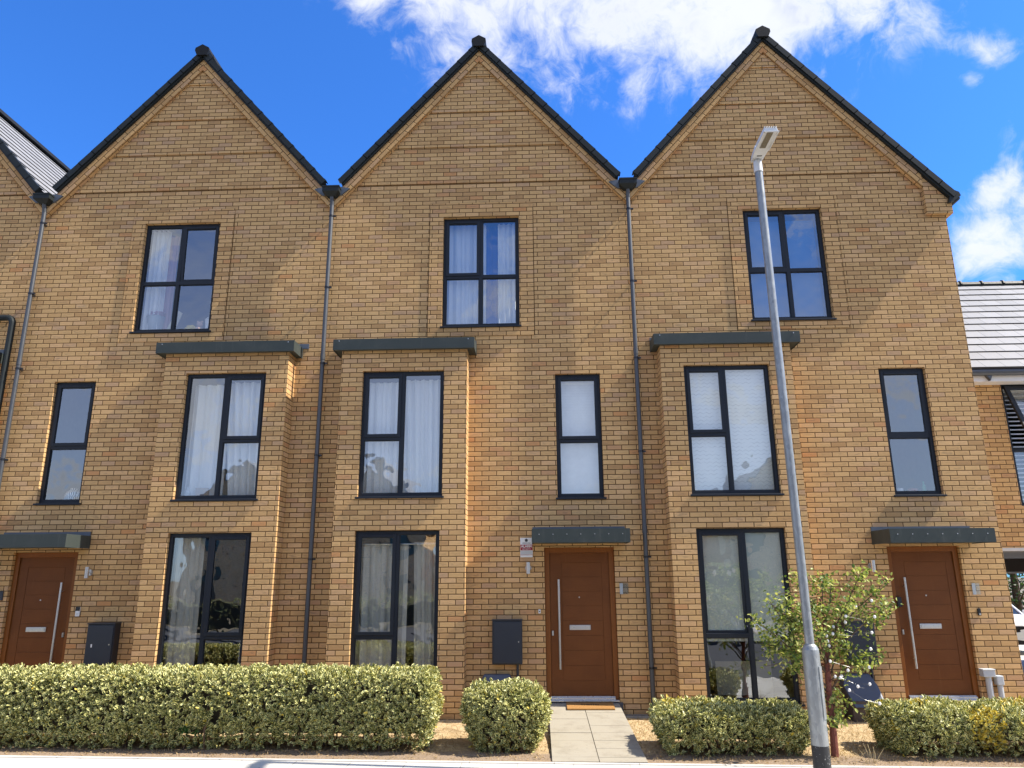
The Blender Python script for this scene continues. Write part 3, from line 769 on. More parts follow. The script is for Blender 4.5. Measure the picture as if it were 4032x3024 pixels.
HX = [-13.325, -8.385, -3.44, 1.505, 6.652]
spec1 = dict(side='right', w2=(-6.640, -5.350, 5.720, 7.655), s2=(-6.855, -5.115, 5.545, 7.900), w1=(-7.805, -7.120, 2.955, 4.902), bay=(-5.845, -3.893),
             b1=(-5.492, -4.228, 2.957, 4.910), b0=(-5.505, -4.255, .125, 2.465), canopy=(-5.960, -3.790), door=(-8.030, -7.022, .113, 2.215),
             dcan=(-8.22, -6.862, 2.262, 2.452), mx2=-6.005, mx1=-4.868, mx0=-4.878, ldoor='brown front door with its steel bar handle on the right', screws=False, open2=1.6)
spec2 = dict(side='left', w2=(-1.556, -.300, 5.712, 7.634), s2=(-1.780, -.068, 5.540, 7.892), w1=(.246, .950, 2.962, 4.895), bay=(-3.055, -1.108),
             b1=(-2.720, -1.460, 2.968, 4.898), b0=(-2.728, -1.485, .125, 2.477), canopy=(-3.172, -.992), door=(.030, 1.062, .113, 2.228),
             dcan=(-.138, 1.234, 2.270, 2.462), mx2=-.935, mx1=-2.098, mx0=-2.109, ldoor='brown front door with a doormat in front of its threshold')
spec3 = dict(side='left', w2=(3.388, 4.662, 5.728, 7.657), s2=(3.152, 4.900, 5.568, 7.872), w1=(5.238, 5.946, 2.950, 4.905), bay=(1.850, 3.812),
             b1=(2.190, 3.476, 2.956, 4.909), b0=(2.212, 3.478, .125, 2.468), canopy=(1.752, 3.940), door=(5.010, 6.045, .122, 2.206),
             dcan=(4.815, 6.232, 2.232, 2.424), mx2=4.055, mx1=2.790, mx0=2.884, ldoor='brown front door with a black keypad on its frame', keypad=True, open2=1.2, open1=1.0, open0=1.8)
def shift(sp, d):
    out = {}
    for k, v in sp.items():
        if k in ('w2', 's2', 'w1', 'b1', 'b0', 'door'): out[k] = (v[0]+d, v[1]+d, v[2], v[3])
        elif k in ('bay', 'canopy'): out[k] = (v[0]+d, v[1]+d)
        elif k == 'dcan': out[k] = (v[0]+d, v[1]+d, v[2], v[3])
        elif k in ('mx2', 'mx1', 'mx0'): out[k] = v+d
        else: out[k] = v
    return out
spec0 = shift(spec1, -4.94)
H0 = house_block('terraced_house', 'buff brick gabled house cut off by the left edge, grey roof slope showing', -10.855, HX[0], HX[1], spec0)
H1 = house_block('terraced_house', 'buff brick gabled house with buckets and a plush toy behind its top window', -5.915, HX[1], HX[2], spec1)
H2 = house_block('terraced_house', 'buff brick gabled house with a paved path and doormat at its door', -0.970, HX[2], HX[3], spec2)
H3 = house_block('terraced_house', 'buff brick gabled end house behind the street lamp, with the small tree before its bay', 3.970, HX[3], HX[4], spec3, True)
BR = (7.66, 6.385, 5.10, 3.63, 2.08, .56)
downpipe(H1, -8.372, 8.02, -.08, BR); downpipe(H2, -3.428, 8.02, -.08, BR); downpipe(H3, 1.512, 8.02, -.08, BR)
def valley_flash(house, x):
    mb = MB(); mb.prism([(x-.30, 8.16), (x-.16, 8.04), (x+.16, 8.04), (x+.30, 8.16), (x+.17, 8.19), (x-.17, 8.19)], -.125, -.071); mb.box(x-.16, x+.16, -.07, 9.2, 8.05, 8.10)
    mb.build('valley_gutter', FLASH, house)
valley_flash(H1, -8.385); valley_flash(H2, -3.44); valley_flash(H3, 1.505)
g = MB(); g.tube([(6.79, -.13, 7.705), (6.79, 9.1, 7.705)], .058, 12); g.prism([(6.655, 7.62), (6.74, 7.64), (6.86, 7.735), (6.84, 7.80), (6.72, 7.86)], -.145, -.085); g.build('gutter', VERGE, H3)
# black vent pipe with a bend on the left house
a = []
for k in range(9):
    t_ = k/8*math.pi/2; a.append((-8.60-.10+.10*math.sin(t_), -.10, 5.975-.10+.10*math.cos(t_)))
p = MB().tube([(-9.6, -.10, 5.975)]+a+[(-8.60, -.10, 5.3), (-8.605, -.10, .0)], .050, 12); p.build('vent_pipe', VERGE, H0)

# ------------------------------------------------------------------ fixtures on the walls
def wall_lamp(x, z, label):
    t = thing('wall_lamp', label, 'wall lamp', (x, 0, z), 'steel wall lamps beside the doors')
    MB().tube([(x, -.085, z-.082), (x, -.085, z+.082)], .030, 16).build('lamp_tube', STEEL, t)
    MB().tube([(x, -.055, z), (x, -.008, z)], .014, 10).build('arm', STEEL, t)
    MB().tube([(x, -.010, z), (x, -.0015, z)], .045, 18).build('back_plate', STEEL, t)
wall_lamp(-6.800, 1.912, 'steel tube wall lamp above the white and black doorbell')
wall_lamp(-.207, 1.935, 'steel tube wall lamp below the alarm sign')
wall_lamp(4.750, 1.928, 'steel tube wall lamp above the small tree')

def meter_cabinet(x0, x1, z0, z1, depth, label, conduit=True):
    t = thing('meter_cabinet', label, 'meter box', ((x0+x1)/2, 0, z0), 'dark meter cabinets on the house fronts')
    mb = MB(); mb.box(x0, x1, -depth+.012, -.002, z0, z1-.015); mb.prism([(x0-.006, z1-.015), (x1+.006, z1-.015), (x1+.006, z1), (x0-.006, z1)], -depth-.012, -.002)
    mb.build('cabinet_body', CAB, t, bevel=.006)
    MB().box(x0+.018, x1-.012, -depth-.004, -depth+.012, z0+.018, z1-.035).build('cabinet_door', CAB, t, bevel=.005)
    MB().tube([(x1-.05, -depth-.008, (z0+z1)/2), (x1-.05, -depth-.003, (z0+z1)/2)], .009, 8).build('lock', STEEL, t)
    if conduit: MB().tube([(x1-.07, -.04, z0), (x1-.07, -.04, -.08)], .019, 10).build('conduit', CAB, t)
    return t
meter_cabinet(-6.632, -6.226, .60, 1.195, .17, 'dark meter cabinet with a small white sticker, left of the big hedge-side bay')
m1 = bpy.context.scene.objects['meter_cabinet']
MB().box(-6.545, -6.525, -.176, -.174, .86, .905).build('sticker', WHITEP, m1)
meter_cabinet(-.730, -.303, .612, 1.220, .15, 'dark meter cabinet below the middle doorbell, above a round hedge')
meter_cabinet(4.222, 4.640, .598, 1.180, .15, 'dark meter cabinet partly hidden by the small tree')

def gas_box(x0, x1, label):
    t = thing('gas_meter_box', label, 'gas meter box', ((x0+x1)/2, -.2, -.1), 'ground gas meter boxes')
    zb = gz(x0, -.3)-.02
    b = MB()
    b.prism([(x0+.02, zb), (x1-.02, zb), (x1-.02, .16), (x0+.02, .16)], -.34, -.003); b.build('box_base', CABBASE, t, bevel=.01)
    l = MB()
    top, bot, ch = .475, .085, .07
    F = [(x0, -.10, top), (x1, -.10, top)]
    A = [(x0+.01, -.012, top), (x1-.01, -.012, top), (x1-.01, -.07, top), (x1+.012, -.14, top-.10), (x1+.03, -.37, bot), (x0-.0+.05, -.37, bot), (x0-.012, -.14, top-.10), (x0+.01, -.07, top)]
    front = [(x0+.05, -.37, bot), (x1+.03, -.37, bot), (x1+.015, -.17, top-.14), (x1-.05, -.085, top), (x0+.05, -.085, top), (x0-.01, -.17, top-.14)]
    l.face(front); back = [(p[0], -.004, p[2]) for p in front]
    for i in range(len(front)):
        j = (i+1) % len(front); l.face([back[i], back[j], front[j], front[i]])
    l.build('lid', CABLID, t, bevel=.006)
    MB().tube([((x0+x1)/2+.1, -.375, bot+.05), ((x0+x1)/2+.1, -.35, bot+.05)], .010, 8).build('catch', BLACKP, t)
gas_box(4.120, 4.560, 'slate blue gas meter box with sloping lid behind the small tree')
gas_box(-.900, -.435, 'slate blue gas meter box mostly hidden by the round hedge')

def doorbell(x, z, w_, h_, kind, label):
    t = thing('doorbell', label, 'doorbell', (x, 0, z), 'doorbells beside the front doors')
    MB().box(x-w_/2, x+w_/2, -.024, -.0015, z-h_/2, z+h_/2).build('bell_case', {'w': WHITEP, 'b': BLACKP, 'r': WHITEP}[kind], t, bevel=.006)
    if kind == 'r': MB().box(x-w_/2-.001, x+w_/2+.001, -.027, -.0235, z+.012, z+h_/2+.001).build('camera_head', BLACKP, t, bevel=.003)
    zz = z-.03 if kind != 'w' else z
    MB().tube([(x, -.028, zz), (x, -.022, zz)], .013 if kind != 'w' else .009, 12).build('button', STEEL if kind != 'w' else BLACKP, t)
doorbell(-6.902, 1.349, .066, .135, 'r', 'white doorbell with a black camera head')
doorbell(-.051, 1.323, .034, .056, 'w', 'small white push doorbell beside the door with the doormat')
doorbell(6.177, 1.288, .046, .100, 'b', 'black doorbell on the far right of the row')

def acrylic(t):
    g_ = t.n('ShaderNodeBsdfGlossy'); g_.inputs['Roughness'].default_value = .08; g_.inputs['Color'].default_value = (.9, .95, 1, 1)
    tr = t.n('ShaderNodeBsdfTransparent'); tr.inputs['Color'].default_value = (.85, .9, .95, 1); mx = t.n('ShaderNodeMixShader'); mx.inputs[0].default_value = .2
    t.t.links.new(tr.outputs[0], mx.inputs[1]); t.t.links.new(g_.outputs[0], mx.inputs[2]); return mx.outputs[0]
ACR = mat('clear_acrylic', acrylic)
ACRS = plain('frosted_strip', (.38, .42, .44), .3)
def number_plate(x0, x1, z0, z1, solid, label):
    t = thing('house_plate', label, 'house plate', ((x0+x1)/2, 0, z0), 'house plates beside the doors')
    if solid: MB().box(x0, x1, -.02, -.0015, z0, z1).build('plate', CAB, t, bevel=.004)
    else:
        MB().box(x0, x1, -.022, -.016, z0, z1).build('plate', ACR, t)
        MB().box(x0-.001, x0+.045, -.0235, -.0222, z0, z1).build('frosted_strip', ACRS, t)
        for zz in (z0+.02, z1-.02): MB().tube([(x0+.02, -.016, zz), (x0+.02, -.001, zz)], .007, 8).build('stud', STEEL, t)
number_plate(1.120, 1.245, 1.558, 1.710, False, 'clear plate with a frosted edge between brown door and black downpipe')
number_plate(6.128, 6.235, 1.525, 1.680, False, 'clear plate with a frosted edge above the black doorbell')
number_plate(-8.180, -8.085, 1.515, 1.648, True, 'dark plate left of the leftmost brown door')

def text_mesh(body, size, loc, material, parent, name, sx=1.0, bold=0.0):
    cu = bpy.data.curves.new('txt', 'FONT'); cu.body = body; cu.size = size; cu.align_x = 'CENTER'; cu.align_y = 'CENTER'; cu.extrude = .0006; cu.offset = bold
    o = bpy.data.objects.new('txt', cu); COL.objects.link(o)
    bpy.context.view_layer.update()
    me = bpy.data.meshes.new_from_object(o.evaluated_get(bpy.context.evaluated_depsgraph_get()))
    bpy.data.objects.remove(o)
    me.transform(Matrix.Diagonal((sx, 1, 1, 1))); me.transform(Matrix.Rotation(R(90), 4, 'X'))
    base = BASE[parent.name]; me.transform(Matrix.Translation(Vector(loc)-base))
    me.materials.clear(); me.materials.append(material)
    q = bpy.data.objects.new(name, me); COL.objects.link(q); q.parent = parent; BASE[q.name] = base; return q
RED = plain('sign_red', (.30, .012, .02), .4); SGREY = plain('sign_grey', (.48, .49, .48), .4); INK = plain('sign_ink', (.03, .03, .035), .5)
def alarm_sign():
    x0, x1, z0, z1 = -.322, -.139, 2.088, 2.369; cx = (x0+x1)/2; y = -.028
    t = thing('alarm_sign', 'white and red alarm sign at the left end of the middle door canopy', 'sign', (cx, 0, z0))
    MB().box(x0, x1, y, -.0015, z0, z1).build('sign_panel', WHITEP, t, bevel=.003)
    MB().box(x0+.003, x1-.003, y-.0015, y-.0001, z1-.182, z1-.098).build('red_band', RED, t)
    MB().box(x0+.006, x1-.006, y-.0015, y-.0001, z1-.240, z1-.190).build('grey_band', SGREY, t)
    MB().box(x0+.003, x1-.003, y-.0015, y-.0001, z1-.250, z1-.244).build('red_line', RED, t)
    em = MB(); pts = []
    for k in range(10):
        r_ = .026 if k % 2 == 0 else .021; an = math.pi/2+k*math.pi/5; pts.append((cx+r_*math.cos(an), z1-.036+r_*math.sin(an)))
    em.prism(pts, y-.0022, y-.0001); em.build('emblem', INK, t)
    text_mesh('VERISURE', .026, (cx, y-.002, z1-.078), INK, t, 'lettering', 1.15)
    text_mesh('ALARM', .050, (cx, y-.003, z1-.124), WHITEP, t, 'lettering', .98, .0012)
    text_mesh('SECURITY', .026, (cx, y-.003, z1-.164), WHITEP, t, 'lettering', 1.1)
alarm_sign()

def utility_boxes():
    t = thing('utility_box', 'pale grey box over a duct pipe, taller of the pair right of the keypad door', 'utility box', (6.13, 0, -.05), 'pale grey utility boxes')
    MB().box(6.050, 6.215, -.11, -.002, .433, .535).box(6.045, 6.220, -.115, -.002, .515, .538).build('box_body', GREYP, t, bevel=.008)
    MB().tube([(6.135, -.055, .44), (6.135, -.055, -.14)], .040, 14).build('duct', GREYP, t)
    t = thing('utility_box', 'pale grey box over a duct pipe, shorter of the pair at the corner', 'utility box', (6.27, 0, -.05), 'pale grey utility boxes')
    MB().box(6.226, 6.322, -.10, -.002, .325, .450).build('box_body', GREYP, t, bevel=.012)
    MB().tube([(6.278, -.055, .33), (6.278, -.055, -.14)], .036, 14).build('duct', GREYP, t)
utility_boxes()
tag(MB().box(2.052, 2.066, -.333, -.331, 3.33, 3.345).build('wall_marker', plain('yellow_marker', (.75, .62, .02), .5)), 'tiny yellow marker on the bay bricks left of the zigzag blind', 'marker')

# ------------------------------------------------------------------ behind the windows
def curtain(x0, x1, z0, z1, y, folds, m, label, amp=.025, taper=0.0, side=1):
    mb = MB(); nx = max(16, folds*10); nz = 6
    ph = random.random()*6
    def P(i, j):
        u = i/nx; v = j/nz; pin = taper*math.sin(math.pi*min(1, v*1.0)*.5)
        x = x0+(x1-x0)*u
        if taper: x = (x0 + (x1-x0)*u*(1-taper*(1-v))) if side > 0 else (x1-(x1-x0)*(1-u)*(1-taper*(1-v)))
        yy = y+amp*math.sin(u*folds*6.283+ph+v*.7)+amp*.35*math.sin(u*folds*2.7*6.283+ph*2)
        return (x, yy, z0+(z1-z0)*v)
    for i in range(nx):
        for j in range(nz): mb.face([P(i, j), P(i+1, j), P(i+1, j+1), P(i, j+1)], smooth=True, uv=[(0, 0)]*4)
    return tag(mb.build('curtain', m, weld=True), label, 'curtain', 'curtains behind the windows')
yw = .22; yb = -.33+.21
curtain(-6.62, -6.30, 5.74, 7.62, yw, 4, CURT, 'white curtain at the left of the top window with the buckets', .03)
curtain(-5.50, -5.30, 5.74, 7.62, yw, 3, CURT, 'narrow white curtain above the white bucket, right edge of the top window', .02)
curtain(-6.32, -6.16, 5.74, 7.55, yw+.06, 2, FABRIC_PINK, 'dusty beige drape beside the white curtain of the top window with buckets', .02)
curtain(-1.54, -.86, 5.74, 7.60, yw, 6, CURT, 'white curtain in the left panes of the top window with the blue strip', .022)
curtain(-.66, -.31, 5.74, 7.60, yw, 4, CURT, 'white curtain right of the royal blue strip in the middle top window', .022)
curtain(-.90, -.62, 5.74, 7.60, yw+.08, 2, CURTB, 'royal blue curtain strip in the middle top window', .015)
curtain(-5.46, -4.86, 2.98, 4.78, yb+.05, 4, CURT, 'sheer white curtain in the tall left pane of the leftmost bay, first floor', .03)
curtain(-4.92, -4.25, 2.98, 4.80, yb, 5, CURT, 'tied white curtain in the right panes of the leftmost bay, first floor', .04, .25, -1)
curtain(-2.70, -2.15, 2.99, 4.76, yb, 5, CURT, 'white curtain behind the opening sash of the middle bay, first floor', .02)
curtain(-2.20, -1.48, 2.99, 4.80, yb+.03, 6, CURT, 'white curtain filling the tall right pane of the middle bay, first floor', .03, .12, -1)
curtain(-2.71, -1.97, .14, 2.30, yb, 5, CURTG, 'stone grey curtain on eyelets, left half of the middle ground floor bay', .03)
curtain(-1.90, -1.50, .14, 2.32, yb+.02, 4, CURTG, 'stone grey curtain on eyelets, right half of the middle ground floor bay', .03, .15, -1)
curtain(-5.48, -5.05, .14, 2.40, yb+.05, 4, CURTG, 'grey sheer curtain in the leftmost ground floor bay, tall pane', .02)
curtain(-4.38, -4.27, .14, 2.38, yb, 2, CURT, 'pale curtain edge at the right of the leftmost ground floor bay', .015)
rod = MB().tube([(-2.70, yb-.055, 2.285), (-1.50, yb-.055, 2.285)], .012, 8); tag(rod.build('curtain_rod', STEEL), 'thin steel curtain rod across the middle ground floor bay', 'curtain rod')

def slat_blind(name, x0, x1, z0, z1, y, pitch, tilt, m, label):
    mb = MB(); z = z0
    dy, dz = .024*math.cos(R(tilt)), .024*math.sin(R(tilt))
    while z < z1:
        mb.box(x0, x1, y-.001, y+.001, z, z+.0005, skip='fblrtd'); mb.face([(x0, y-dy, z-dz), (x1, y-dy, z-dz), (x1, y+dy, z+dz), (x0, y+dy, z+dz)]); z += pitch
    mb.box(x0, x1, y-.02, y+.02, z1, z1+.03)
    return tag(mb.build(name, m), label, 'blind', 'window blinds')
SLAT = plain('white_slat', (.88, .88, .86), .5)
slat_blind('venetian_blind', .30, .90, 3.02, 4.78, .20, .045, 78, SLAT, 'closed white venetian blind in the narrow window over the middle door')
def fabric_blind(x0, x1, z0, z1, y, m, label):
    mb = MB().box(x0, x1, y, y+.004, z0, z1); mb.box(x0, x1, y-.006, y+.010, z0-.02, z0); return tag(mb.build('roller_blind', m), label, 'blind', 'window blinds')
fabric_blind(2.22, 3.45, 3.02, 4.87, -.33+.165, ZIG, 'pale roller blind with a fine zigzag pattern in the right-hand bay, first floor')
fabric_blind(3.46, 4.59, 5.79, 7.52, .19, cloth('blue_blind_fabric', (.05, .15, .34), .05), 'plain blue roller blind filling the top window behind the street lamp')
film = MB().box(2.27, 3.43, -.33+.115, -.33+.118, .92, 2.42); tag(film.build('window_film', FILM), 'grey green frosted film on the upper panes of the right-hand ground floor bay', 'window film')
for k, (px, pz, r_) in enumerate(((2.46, 1.84, .045), (2.66, 1.84, .05), (2.73, 1.88, .035))):
    pts = []
    for q in range(12):
        an = q*math.pi/6; rr = r_*(.55+.7*random.random()); pts.append((px+rr*math.cos(an)*.8, pz+rr*math.sin(an)))
    tag(MB().prism(pts, -.33+.110, -.33+.1145).build('paper_scrap', WHITEP), ['torn white paper scrap stuck on the frosted film, leftmost of three', 'torn white paper scrap stuck on the frosted film, middle of three', 'torn white paper scrap stuck on the frosted film, rightmost and smallest of three'][k], 'paper scrap', 'paper scraps on the film')
# crumpled white bag pushed out by the sash of the right hand bay
def crumple(name, c, r_, sq, m, label, cat, seed=3):
    rs = random.Random(seed); mb = MB(); mb.sphere((0, 0, 0), 1.0, 18, 11)
    d = {}
    for i, v in enumerate(mb.v):
        k = (round(v[0], 4), round(v[1], 4), round(v[2], 4))
        if k not in d: d[k] = 1+rs.uniform(-.22, .22)
        f = d[k]*r_; mb.v[i] = (c[0]+v[0]*f*sq[0], c[1]+v[1]*f*sq[1], c[2]+v[2]*f*sq[2])
    mb.sm = [False]*len(mb.f)
    return tag(mb.build(name, m, weld=True), label, cat)
crumple('fabric_bundle', (2.96, -.33+.16, 1.10), .15, (1.15, .5, .75), CURT, 'bunched white fabric at the middle of the right-hand ground floor bay', 'fabric', 5)
fabric_blind(2.50, 3.30, .16, .60, .35, CARD, 'cream board leaning inside the right-hand ground floor bay')
# things on the top sill of the left house
def bucket(x, y, z, r_, h_, m, label, handle=True):
    t = thing('bucket', label, 'bucket', (x, y, z), 'buckets on the top window sill')
    MB().tube([(x, y, z), (x, y, z+h_*.96), (x, y, z+h_)], [r_*.78, r_, r_*1.06], 20).build('bucket_body', m, t)
    if handle:
        pts = [(x+r_*math.cos(q*math.pi/10), y-.01, z+h_*.97+r_*.7*math.sin(q*math.pi/10)) for q in range(11)]
        MB().tube(pts, .006, 6).build('handle', WHITEP, t)
bucket(-6.42, .30, 5.73, .15, .34, plain('blue_grey_plastic', (.33, .38, .41), .5), 'blue grey bucket with a folded pink towel on top, on the top sill', False)
bucket(-5.47, .25, 5.73, .085, .26, WHITEP, 'white bucket with a raised handle on the top sill')
crumple('towel', (-6.40, .30, 6.12), .14, (1.1, .8, .45), FABRIC_PINK, 'dusty pink towel heaped on the blue grey bucket', 'towel', 8)
cb = MB().prism([(-6.20, 5.84), (-6.08, 5.76), (-5.96, 6.12), (-6.05, 6.18)], .24, .26); tag(cb.build('card_sheet', CARD), 'cream card sheet leaning between the buckets on the top sill', 'card')
crumple('yellow_cloth', (-5.78, .22, 5.80), .10, (1.1, .7, .85), YELL, 'yellow patterned cloth bundle beside the plush toy', 'cloth', 4)
pt = thing('plush_toy', 'peach plush toy sitting beside the white bucket on the top sill', 'plush toy', (-5.64, .22, 5.73))
MB().sphere((-5.64, .22, 5.80), .07, 12, 8).build('body', PEACH, pt); MB().sphere((-5.62, .20, 5.90), .05, 12, 8).build('head', PEACH, pt)
for dx in (-.035, .035): MB().sphere((-5.62+dx, .20, 5.945), .02, 8, 6).build('ear', PEACH, pt)
# narrow windows
def fn_zeb(t):
    oc = t.n('ShaderNodeTexCoord').outputs['Object']
    wv = t.n('ShaderNodeTexWave'); t.put(wv.inputs['Vector'], oc); wv.inputs['Scale'].default_value = 14; wv.inputs['Distortion'].default_value = 7; wv.inputs['Detail'].default_value = 2
    return pbsdf(t, t.mixc(t.ss(wv.outputs['Fac'], .4, .6), c4((.09, .07, .06)), c4((.66, .64, .60))), .35)
vs_ = MB().tube([(-7.40, .26, 2.965), (-7.40, .26, 3.0), (-7.40, .26, 3.08), (-7.40, .26, 3.15), (-7.40, .26, 3.19), (-7.40, .26, 3.21)], [.06, .10, .125, .10, .05, .055], 20)
tag(vs_.build('vase', mat('zebra_glaze', fn_zeb)), 'round striped vase on the sill of the leftmost narrow window', 'vase')
pf = thing('picture_frame', 'framed picture hanging inside the leftmost narrow window', 'picture', (-7.45, 1.0, 4.1))
MB().box(-7.62, -7.28, 1.6, 1.63, 3.75, 4.55).build('frame', BLACKP, pf); MB().box(-7.59, -7.31, 1.594, 1.598, 3.78, 4.52).build('picture', plain('muted_print', (.12, .16, .26), .6, var=.6, scale=5), pf)
def bottle(x, y, z, r_, h_, m, label):
    tag(MB().tube([(x, y, z), (x, y, z+h_*.6), (x, y, z+h_*.8), (x, y, z+h_)], [r_, r_, r_*.4, r_*.4], 12).build('bottle', m), label, 'bottle', 'small items on the window sills')
bottle(5.78, .22, 2.97, .03, .20, plain('green_bottle', (.05, .30, .16), .3), 'green bottle on the sill of the narrow window over the keypad door')
tag(MB().tube([(5.62, .24, 2.97), (5.62, .24, 3.06)], [.05, .075], 14).build('bowl', plain('coral_bowl', (.5, .16, .11), .4)), 'coral bowl beside the green bottle on the narrow window sill', 'bowl')
tag(MB().tube([(5.42, .24, 2.97), (5.42, .24, 3.07)], [.05, .06], 14).build('glass_tumbler', WHITEP), 'pale tumbler left of the coral bowl on the narrow window sill', 'tumbler')
bottle(-5.38, -.12, 2.965, .045, .20, plain('pale_glass', (.5, .55, .58), .2), 'pale glass jar on the sill of the leftmost first floor bay')
tag(MB().box(-5.26, -5.06, -.12, -.10, 2.965, 3.15).build('photo_card', plain('tan_card', (.42, .32, .25), .6)), 'tan card standing beside the glass jar in the leftmost bay', 'card')

# ------------------------------------------------------------------ right hand neighbour with the drive-through
def neighbour():
    t = thing('carport_house', 'lower set-back brick house at the right edge with pale tiled roof over a drive-through', 'house', (9.5, 1.55, 0))
    Y = 1.55; w = MB(); op = (8.005, 9.30, 2.905, 5.005)
    wall_grid(w, 6.66, 14.0, 2.22, 5.11, Y, [op]); reveal(w, op, Y, Y+.14)
    w.face([(6.66, Y, 5.11), (14, Y, 5.11), (14, 8, 5.11), (6.66, 8, 5.11)]); w.box(13.0, 14.0, Y, 8.0, -.5, 2.22); w.face([(14, Y, -.4), (14, 8, -.4), (14, 8, 5.1), (14, Y, 5.1)])
    w.face([(6.66, 8, 2.2), (14, 8, 2.2), (14, 8, 5.1), (6.66, 8, 5.1)])
    w.build('wall', BRICK_N, t)
    MB().box(6.66, 13.0, Y-.012, Y+.1, 2.172, 2.222).build('lintel', plain('pale_lintel', (.50, .49, .46), .6), t)
    so = MB()
    for i in range(22): so.box(6.66, 13.0, Y+.1+i*.29, Y+.375+i*.29, 2.165, 2.20)
    so.build('soffit', plain('grey_timber_soffit', (.16, .15, .14), .7, var=.4, scale=3), t)
    MB().box(6.66, 13.0, 7.6, 7.9, 1.84, 2.16).build('rear_beam', plain('brown_beam', (.09, .075, .065), .7), t)
    MB().box(6.66, 13.0, 7.56, 7.59, 1.82, 1.86).build('rear_trim', WHITEP, t)
    # roof of stepped tile courses
    rf = MB(); G = .31; ye, ze = 1.18, 5.20; ang = math.atan2(2.69, 3.0); cs, sn = math.cos(ang), math.sin(ang); n = 13
    for k in range(n):
        a = (ye+k*G*cs-.02*sn, ze+k*G*sn+.02*cs); b = (ye+(k+1)*G*cs, ze+(k+1)*G*sn); lo = (ye+k*G*cs+.012*sn, ze+k*G*sn-.012*cs)
        rf.face([(6.66, a[0], a[1]), (14.3, a[0], a[1]), (14.3, b[0], b[1]), (6.66, b[0], b[1])], uv=[(6.66, k*.3+.01), (14.3, k*.3+.01), (14.3, k*.3+.29), (6.66, k*.3+.29)])
        rf.face([(6.66, lo[0], lo[1]), (14.3, lo[0], lo[1]), (14.3, a[0], a[1]), (6.66, a[0], a[1])], uv=[(0, 0)]*4)
    yr, zr = ye+n*G*cs, ze+n*G*sn
    rf.face([(14.3, yr, zr), (14.3, yr*2-ye, ze), (6.66, yr*2-ye, ze), (6.66, yr, zr)])
    ro = rf.build('roof', TILE, t)
    rc = MB(); rc.tube([(6.66, yr, zr-.01), (14.3, yr, zr-.01)], .085, 8)
    for i in range(17): rc.tube([(6.9+i*.45, yr, zr), (6.93+i*.45, yr, zr)], .10, 8)
    rc.build('ridge_cap', VERGE, ro)
    MB().box(6.66, 14.2, 1.30, 1.33, 5.00, 5.165).box(6.66, 14.2, 1.30, Y-.001, 4.99, 5.0).build('fascia', WHITEP, t)
    gt = MB(); gt.tube([(6.66, 1.235, 5.135), (14.2, 1.235, 5.135)], .062, 12); gt.prism([(7.66, 4.99), (7.70, 5.09), (7.60, 5.09)], 1.22, 1.29); gt.build('gutter', PIPE, t)
    # window with an open casement
    x0, x1, z0, z1 = op; wm = MB(); yf = Y+.05
    for q in ((x0, x0+.06, z0, z1), (x1-.06, x1, z0, z1), (x0+.06, x1-.06, z1-.06, z1), (x0+.06, x1-.06, z0, z0+.06), (x0+.06, x1-.06, 3.82, 3.88)): wm.box(q[0], q[1], yf, yf+.07, q[2], q[3])
    wn = wm.build('window', ANTH, t, bevel=.004)
    MB().face([(x0+.06, yf+.03, z0+.06), (x1-.06, yf+.03, z0+.06), (x1-.06, yf+.03, 3.82), (x0+.06, yf+.03, 3.82)]).build('pane', GLASS, wn)
    an = 24
    sb = MB(); W_, za, zb = 1.17, 3.86, 4.97
    for q in ((0, .07, za, zb), (W_-.07, W_, za, zb), (.07, W_-.07, zb-.07, zb), (.07, W_-.07, za, za+.07)): sb.box(x0+.05+q[0], x0+.05+q[1], yf-.06, yf-.01, q[2], q[3])
    so_ = sb.build('sash', ANTH, wn, bevel=.004)
    po = MB().face([(x0+.12, yf-.035, za+.07), (x0+W_-.02, yf-.035, za+.07), (x0+W_-.02, yf-.035, zb-.07), (x0+.12, yf-.035, zb-.07)]).build('pane', GLASS, wn)
    piv = Vector((x0+.05, yf-.06, zb)) - BASE[t.name]
    for ob in (so_, po): ob.matrix_local = Matrix.Translation(piv) @ Matrix.Rotation(R(-an), 4, 'X') @ Matrix.Translation(-piv)
    rm = MB(); rm.box(6.9, 13.8, Y+.6, 6.5, 2.4, 5.0, skip='f'); rm.build('room_lining', LINING, t)
    slat_blind('slat_blind', x0+.02, x1-.02, z0+.05, z1-.08, Y+.20, .075, 38, SLAT, 'white slatted blind behind the open window of the right-hand house')
neighbour()

